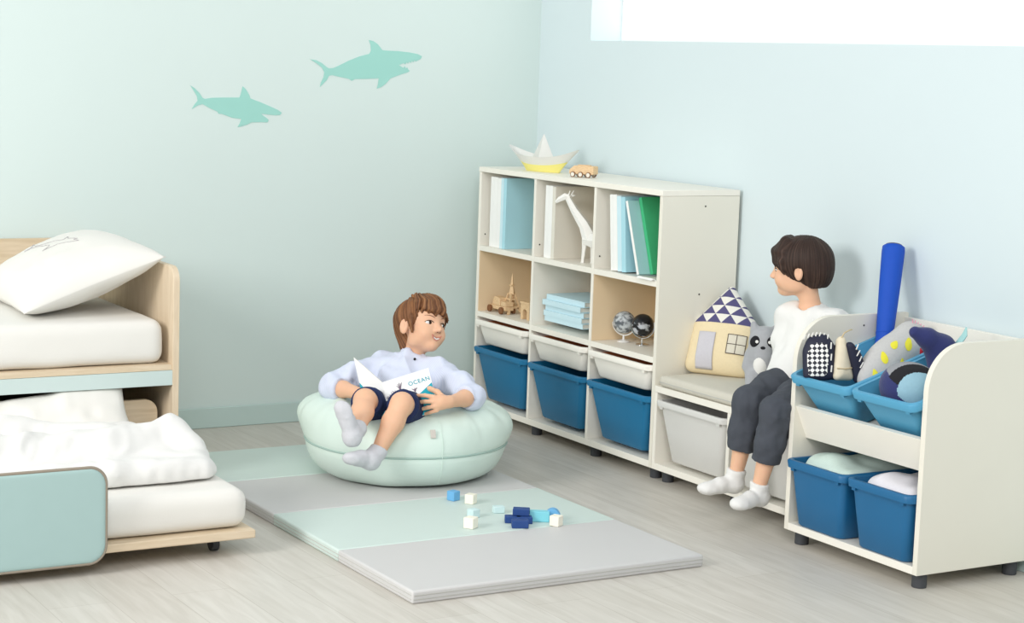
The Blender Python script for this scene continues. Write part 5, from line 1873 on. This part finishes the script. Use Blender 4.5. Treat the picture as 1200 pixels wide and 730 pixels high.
s1 = sock('sock', ankA, (-1.555, -1.497, 0.224), (-1.594, -1.482, 0.366), kneeA, M['sock_grey'], p1, 51, top=0.012)
s2 = sock('sock', ankB, (-1.455, -1.477, 0.141), (-1.575, -1.498, 0.182), kneeB, M['sock_grey'], p1, 52, top=0.012)

# navy shorts
s = Field((-1.50, -1.50, 0.14), (-1.08, -1.02, 0.44), 0.004)
s.chain([(-1.252, -1.195, 0.252), (-1.22, -1.155, 0.28)], [0.08, 0.08], 0.02)
for hp, kn in ((hipA, kneeA), (hipB, kneeB)):
    hp, kn = Vector(hp), Vector(kn)
    e = hp.lerp(kn, 0.93)
    s.chain([hp, hp.lerp(kn, 0.5), e], [0.068, 0.061, 0.0525], 0.02)
for hp, kn in ((hipA, kneeA), (hipB, kneeB)):
    hp, kn = Vector(hp), Vector(kn)
    ax = (kn - hp).normalized()
    e = hp.lerp(kn, 0.90)
    hi_ = e + ax * 0.03

    def cutter(X, Y, Z, e=e, ax=ax):
        px, py, pz = X - e.x, Y - e.y, Z - e.z
        t = px * ax.x + py * ax.y + pz * ax.z
        qq = np.sqrt(np.maximum(px * px + py * py + pz * pz - t * t, 0))
        return np.maximum(-t, qq - 0.085)
    s.put(cutter, np.array(e) - 0.09, np.array(e) + 0.09, 0.0, 's')
P, Q = s.mesh(2)
P = folds(P, Q, 0.004, 18, 55)
soft('shorts', P, Q, M['shorts_navy'], p1, label='navy shorts')

# pale blue shirt with a band collar, sleeves pushed up
s = Field((-1.50, -1.46, 0.20), (-0.94, -0.94, 0.50), 0.0035)
s.chain([(-1.235, -1.185, 0.262), (-1.195, -1.135, 0.305), chest, (-1.15, -1.09, 0.372)], [0.09, 0.09, 0.088, 0.06], 0.035)
s.cone(shR, shL, 0.043, 0.043, 0.03)
s.cone(neckb, tuple(Vector(neckb).lerp(H1.w(0, -0.022, -0.055), 0.42)), 0.047, 0.043, 0.018)
for sh, el, wr in ((shR, elR, wrR), (shL, elL, wrL)):
    sh, el, wr = Vector(sh), Vector(el), Vector(wr)
    s.chain([sh, sh.lerp(el, 0.55), el], [0.044, 0.043, 0.041], 0.022)
    cu = el.lerp(wr, 0.30)
    s.cone(el, cu, 0.0405, 0.038, 0.012)
for el, wr in ((elR, wrR), (elL, wrL)):
    el, wr = Vector(el), Vector(wr)
    ax = (wr - el).normalized()
    c0 = el.lerp(wr, 0.28)

    def cutter2(X, Y, Z, e=c0, ax=ax):
        px, py, pz = X - e.x, Y - e.y, Z - e.z
        t = px * ax.x + py * ax.y + pz * ax.z
        qq = np.sqrt(np.maximum(px * px + py * py + pz * pz - t * t, 0))
        return np.maximum(-t, np.maximum(qq - 0.054, t - 0.055))
    s.put(cutter2, np.array(c0) - 0.07, np.array(c0) + 0.07, 0.0, 's')
na = (H1.w(0, -0.022, -0.055) - Vector(neckb)).normalized()
ctop = Vector(neckb) + na * 0.034 + Vector((0, 0, 0))


def cutter3(X, Y, Z):
    px, py, pz = X - ctop.x, Y - ctop.y, Z - ctop.z
    v = Vector((na.x + 0.02, na.y - 0.22, na.z)).normalized()
    return np.maximum(-(px * v.x + py * v.y + pz * v.z), np.sqrt(px * px + py * py + pz * pz) - 0.068)


s.put(cutter3, np.array(ctop) - 0.11, np.array(ctop) + 0.11, 0.0, 's')
s.cone(tuple(ctop - na * 0.006), tuple(ctop + na * 0.07), 0.037, 0.037, 0.002, 's')
P, Q = s.mesh(2)
P = folds(P, Q, 0.02, 13, 61, (1, 1, 0.7), 0.4)
shirt1 = soft('shirt', P, Q, M['shirt_blue'], p1, label='pale blue shirt with a band collar')
nn = Vector((-0.3, -0.9, 0.30)).normalized()
q_ = Vector(neckb) + Vector((0, 0, -0.004)) + nn * 0.12
while samp(s, q_) > 0:
    q_ -= nn * 0.001
bt_ = q_ + nn * 0.001
MB().lathe([(0.0045, 0), (0.0045, 0.003), (0.003, 0.0038)], (0, 0, 0), 12, Matrix.Translation(bt_) @ nn.to_track_quat('Z', 'Y').to_matrix().to_4x4()).build('button', M['plush_black'], shirt1, label='dark collar button')

# the open picture book in his hands
M['cover_white'] = mat('white_picture_book_cover', (243, 243, 241), 0.5, 0.01)
M['cover_teal'] = mat('teal_print', (34, 166, 186), 0.5, 0.02)
M['coral_print'] = mat('grey_plum_print', (126, 110, 128), 0.6, 0.05)
spT, spB = Vector((-1.3471, -1.2877, 0.3852)), Vector((-1.3499, -1.3302, 0.3265))
RT, LT = Vector((-1.1869, -1.3112, 0.4293)), Vector((-1.3760, -1.1264, 0.4464))
dn = (spB - spT).normalized()
BH = 0.158
bk = thing('picture_book', spT, 'open picture book with a white and teal cover held up by the reading boy', 'book')
eR, eL = (RT - spT), (LT - spT)


def page_pt(e, u, v):
    return spT + e * u + dn * (v * BH)


for e, sgn, nm in ((eR, 1, 'front_cover'), (eL, -1, 'back_cover')):
    n = e.cross(dn).normalized()
    if n.dot(-FWD) < 0:
        n = -n
    b = MB()
    for off, u0, u1, m in ((0.0, 0.0, 1.0, 0),):
        a, bb, c, d = page_pt(e, u0, 0), page_pt(e, u1, 0), page_pt(e, u1, 1), page_pt(e, u0, 1)
        q = [a, bb, c, d]
        b.add(q + [p - n * 0.002 for p in q], [(0, 1, 2, 3), (7, 6, 5, 4), (0, 4, 5, 1), (1, 5, 6, 2), (2, 6, 7, 3), (3, 7, 4, 0)])
    cv = b.build(nm, M['cover_white'], bk, smooth=0)
    b = MB()
    for k in range(5):
        o = -n * (0.0035 + 0.0011 * k)
        q = [page_pt(e, 0.02, 0.02) + o, page_pt(e, 0.97 - 0.006 * k, 0.02) + o, page_pt(e, 0.97 - 0.006 * k, 0.98) + o, page_pt(e, 0.02, 0.98) + o]
        b.add(q + [p - n * 0.0006 for p in q], [(0, 1, 2, 3), (7, 6, 5, 4), (0, 4, 5, 1), (1, 5, 6, 2), (2, 6, 7, 3), (3, 7, 4, 0)])
    b.build('pages', M['paper'], bk, smooth=0)
    # teal field across the lower part, its top edge rising to the outside
    b = MB()
    lift = n * 0.0006
    us = np.linspace(0.02, 0.995, 10)
    tops = [0.90 - 0.56 * u if sgn > 0 else 0.80 - 0.2 * u for u in us]
    vs = [page_pt(e, u, t) + lift for u, t in zip(us, tops)] + [page_pt(e, u, 0.995) + lift for u in us]
    b.add(vs, [(i, i + 1, i + 11, i + 10) for i in range(9)])
    b.build('teal_print', M['cover_teal'], cv, smooth=0, label='teal lower field of the cover')
    if sgn > 0:
        # the title and the coral drawings
        ux = eR.normalized()
        uy = -dn
        uz = ux.cross(uy).normalized()
        uy = uz.cross(ux)

        def text(txt, u, v, size, m):
            cu_ = bpy.data.curves.new('title', 'FONT')
            cu_.body = txt
            cu_.size = size
            cu_.space_character = 1.15
            cu_.extrude = 0.0002
            to = bpy.data.objects.new('title', cu_)
            C.objects.link(to)
            dg = bpy.context.evaluated_depsgraph_get()
            me = bpy.data.meshes.new_from_object(to.evaluated_get(dg))
            C.objects.unlink(to)
            bpy.data.objects.remove(to)
            o = page_pt(eR, u, v) + n * 0.0009
            A = Matrix(((ux.x, uy.x, uz.x, 0), (ux.y, uy.y, uz.y, 0), (ux.z, uy.z, uz.z, 0), (0, 0, 0, 1)))
            V = [A @ vv.co + o for vv in me.vertices]
            F = [tuple(p.vertices) for p in me.polygons]
            return mesh_obj('title', [tuple(x) for x in V], F, m, cv, smooth=0)
        text('OCEAN', 0.52, 0.27, 0.0205, M['cover_teal'])
        rnd = random.Random(3)
        for u0, v0, hh in ((0.07, 0.50, 0.18), (0.14, 0.47, 0.2), (0.22, 0.42, 0.16), (0.33, 0.36, 0.24), (0.62, 0.44, 0.10)):
            b = MB()
            for k in range(5):
                du = (k - 2) * 0.018
                pts = [page_pt(eR, u0, v0) + n * 0.0010, page_pt(eR, u0 + du * 0.5, v0 - hh * 0.5) + n * 0.0010, page_pt(eR, u0 + du * 1.6, v0 - hh * (0.7 + 0.3 * rnd.random())) + n * 0.0010]
                b.tube(pts, [0.0014, 0.0011, 0.0007], 5)
            b.build('coral_drawing', M['coral_print'], cv, label='small plum coral drawing')


# ------------------------------------------------------------------ the boy on the bench
p2 = thing('person', (-0.21, -2.09, 0.385), 'boy in a white shirt and charcoal trousers sitting on the bench, head turned away', 'person')
H2 = Head((-0.205, -2.022, 0.818), (-0.60, 0.76, -0.09), math.radians(0), 1.0)
hipR, hipL = (-0.215, -2.035, 0.450), (-0.205, -2.15, 0.452)
kneR, kneL = (-0.462, -2.122, 0.408), (-0.480, -2.284, 0.408)
anR, anL = (-0.478, -2.097, 0.182), (-0.498, -2.243, 0.172)
che, nb = (-0.168, -2.06, 0.60), (-0.172, -2.05, 0.692)
sR, sL = (-0.202, -1.982, 0.648), (-0.145, -2.14, 0.656)
eR_, eL_ = (-0.212, -2.0, 0.505), (-0.12, -2.235, 0.525)
wR_, wL_ = (-0.235, -2.0, 0.432), (-0.15, -2.25, 0.425)
f = Field((-0.68, -2.32, 0.07), (-0.02, -1.88, 0.945), 0.0033)
f.chain([(-0.20, -2.09, 0.46), (-0.175, -2.075, 0.53), che, (-0.17, -2.05, 0.655)], [0.072, 0.068, 0.072, 0.045], 0.03)
f.cone(sR, sL, 0.034, 0.034, 0.03)
f.chain([nb, H2.w(0, -0.022, -0.05), H2.w(0, -0.02, -0.02)], [0.035, 0.031, 0.034], 0.02)
H2.skull(f)
for hp, kn, an in ((hipR, kneR, anR), (hipL, kneL, anL)):
    hp, kn, an = Vector(hp), Vector(kn), Vector(an)
    f.chain([hp, hp.lerp(kn, 0.5), kn], [0.056, 0.049, 0.037], 0.02)
    f.chain([kn, kn.lerp(an, 0.38) + Vector((0.006, 0, 0)), an], [0.0355, 0.0355, 0.0225], 0.016)
for sh, el, wr, q in ((sR, eR_, wR_, 1), (sL, eL_, wL_, -1)):
    f.chain([sh, el, wr], [0.033, 0.0265, 0.018], 0.012)
    w = Vector(wr)
    pal = w + Vector((-0.028, 0.004 * q, -0.014))
    f.ell(pal, (0.03, 0.026, 0.0125), Matrix.Rotation(math.radians(18), 3, 'Y').to_3x3() @ Matrix.Rotation(0, 3, 'Z'), 0.014)
    for k, (dy, ln_) in enumerate(((-0.019, 0.040), (-0.0065, 0.046), (0.0065, 0.043), (0.019, 0.034))):
        a = pal + Vector((-0.022, dy, -0.004))
        b = a + Vector((-ln_ * 0.5, dy * 0.1, 0.001))
        c = b + Vector((-ln_ * 0.45, dy * 0.1, -0.007))
        finger(f, [tuple(a), tuple(b), tuple(c)], 0.0072, 0.0054, 0.003)
    a = pal + Vector((0.012, -q * 0.020, 0))
    finger(f, [tuple(a), tuple(a + Vector((-0.02, -q * 0.016, -0.002))), tuple(a + Vector((-0.042, -q * 0.02, -0.006)))], 0.0085, 0.006, 0.006)
P, Q = f.mesh(2)
body2 = soft('body', P, Q, M['skin2'], p2)
H2.eyes(f, body2, open_=0.6)
H2.smile(f, body2, 0.0175, -0.048, 0.004, teeth=False)
H2.nostrils(f, body2)

# bowl cut: smooth, covering brow and half the ears
g = Field(np.array(H2.T.translation) - 0.14, np.array(H2.T.translation) + 0.14, 0.003)
H2.e(g, (0, -0.016, 0.026), (0.081, 0.098, 0.083), 0)
H2.e(g, (0, -0.058, -0.012), (0.066, 0.052, 0.060), 0.02)
H2.e(g, (0, 0.125, -0.065), (0.12, 0.085, 0.085), 0.004, 's')
H2.e(g, (0, 0.03, -0.125), (0.11, 0.1, 0.088), 0.006, 's')
H2.e(g, (0, -0.06, -0.135), (0.11, 0.09, 0.072), 0.006, 's')
for q in (-1, 1):
    H2.e(g, (q * 0.086, -0.010, -0.024), (0.030, 0.021, 0.035), 0.006, 's')
    g.chain([H2.w(q * 0.068, 0.045, 0.03), H2.w(q * 0.066, 0.04, 0.004), H2.w(q * 0.065, 0.036, -0.012)], [0.012, 0.009, 0.003], 0.008)
rh = random.Random(5)
for i in range(19):
    t = i / 18
    x1 = 0.066 - 0.132 * t
    y1 = math.sqrt(max(0.03, 1 - (x1 / 0.079) ** 2)) * 0.086 - 0.006
    z1 = 0.026 + 0.003 * (rh.random() - 0.5)
    g.chain([H2.w(x1 * 0.6, 0.035, 0.092), H2.w(x1 * 0.9, y1 * 0.93, 0.060), H2.w(x1, y1, z1)], [0.012, 0.0095, 0.0035], 0.012)
hair_mesh(H2, g, M['hair_dark'], body2, (0.0, -0.035, 0.08), 0.0024, 14.0, 83, 0.0)

s3 = sock('sock', anR, (-0.455, -2.092, 0.118), (-0.607, -2.078, 0.118), kneR, M['sock_white'], p2, 91, wid=0.029, top=0.004)
s4 = sock('sock', anL, (-0.463, -2.226, 0.108), (-0.613, -2.266, 0.108), kneL, M['sock_white'], p2, 92, wid=0.029, top=0.004)

# charcoal trousers turned up at mid shin
s = Field((-0.60, -2.33, 0.19), (-0.09, -1.94, 0.56), 0.0038)
s.chain([(-0.2, -2.09, 0.462), (-0.185, -2.08, 0.50)], [0.082, 0.078], 0.02)
for hp, kn, an in ((hipR, kneR, anR), (hipL, kneL, anL)):
    hp, kn, an = Vector(hp), Vector(kn), Vector(an)
    lo_ = kn.lerp(an, 0.74)
    s.chain([hp, hp.lerp(kn, 0.5), kn], [0.068, 0.060, 0.050], 0.022)
    s.chain([kn, kn.lerp(an, 0.4), lo_], [0.049, 0.047, 0.041], 0.02)
for kn, an in ((kneR, anR), (kneL, anL)):
    kn, an = Vector(kn), Vector(an)
    ax = (an - kn).normalized()
    e = kn.lerp(an, 0.68)

    def cutter4(X, Y, Z, e=e, ax=ax):
        px, py, pz = X - e.x, Y - e.y, Z - e.z
        t = px * ax.x + py * ax.y + pz * ax.z
        return np.maximum(-t, np.sqrt(px * px + py * py + pz * pz) - 0.08)
    s.put(cutter4, np.array(e) - 0.085, np.array(e) + 0.085, 0.0, 's')
P, Q = s.mesh(2)
P = folds(P, Q, 0.009, 19, 95, (1, 1, 0.8), 0.35)
P[:, 2] = np.where(P[:, 0] > -0.345, np.maximum(P[:, 2], 0.389), P[:, 2])
tr = soft('trousers', P, Q, M['pants_grey'], p2, label='charcoal trousers')
for kn, an in ((kneR, anR), (kneL, anL)):
    kn, an = Vector(kn), Vector(an)
    cf = Field(np.array(kn.lerp(an, 0.64)) - 0.07, np.array(kn.lerp(an, 0.64)) + 0.07, 0.0035)
    a, b = kn.lerp(an, 0.60), kn.lerp(an, 0.685)
    cf.cone(a, b, 0.0435, 0.0425, 0)
    ax = (an - kn).normalized()
    cf.half(b, ax)
    cf.half(a, -ax)
    P, Q = cf.mesh(1)
    soft('cuff', P, Q, M['pants_grey'], tr)

# loose white collarless shirt
s = Field((-0.34, -2.325, 0.41), (-0.03, -1.86, 0.76), 0.0036)
s.chain([(-0.205, -2.085, 0.468), (-0.185, -2.075, 0.53), che, (-0.172, -2.052, 0.652)], [0.092, 0.088, 0.083, 0.058], 0.035)
s.cone((-0.235, -2.05, 0.455), (-0.22, -2.05, 0.50), 0.082, 0.08, 0.03)
s.cone(sR, sL, 0.042, 0.042, 0.035)
for sh, el, wr in ((sR, eR_, wR_), (sL, eL_, wL_)):
    sh, el, wr = Vector(sh), Vector(el), Vector(wr)
    s.chain([sh, sh.lerp(el, 0.5), el, el.lerp(wr, 0.75)], [0.043, 0.045, 0.046, 0.031], 0.02)
s.half((0, 0, 0.425), (0, 0, -1))
nax = (H2.w(0, -0.022, -0.05) - Vector(nb)).normalized()
ct = Vector(nb) + nax * 0.004
s.put(lambda X, Y, Z: np.sqrt((X - ct.x + 0.012) ** 2 + (Y - ct.y + 0.004) ** 2 + ((Z - ct.z - 0.018) * 0.9) ** 2) - 0.042, np.array(ct) - 0.07, np.array(ct) + 0.07, 0.006, 's')
P, Q = s.mesh(2)
P = folds(P, Q, 0.018, 13, 97, (1, 1, 0.55), 0.35)
P[:, 0] = np.minimum(P[:, 0], -0.035)
sh2 = soft('shirt', P, Q, M['shirt_white'], p2, label='loose white collarless shirt')
pk = []
for z in np.linspace(0.675, 0.60, 6):
    q_ = Vector((-0.4, -2.115, z))
    while samp(s, q_) > 0 and q_.x < -0.1:
        q_.x += 0.001
    pk.append((q_.x - 0.001, q_.y, z))
for k in (1, 3, 5):
    MB().lathe([(0.0038, 0), (0.0038, 0.0025), (0.0025, 0.003)], (0, 0, 0), 10, Matrix.Translation(pk[k]) @ Matrix.Rotation(-PI / 2, 4, 'Y')).build('button', M['bk_white'], sh2, label='small white button')
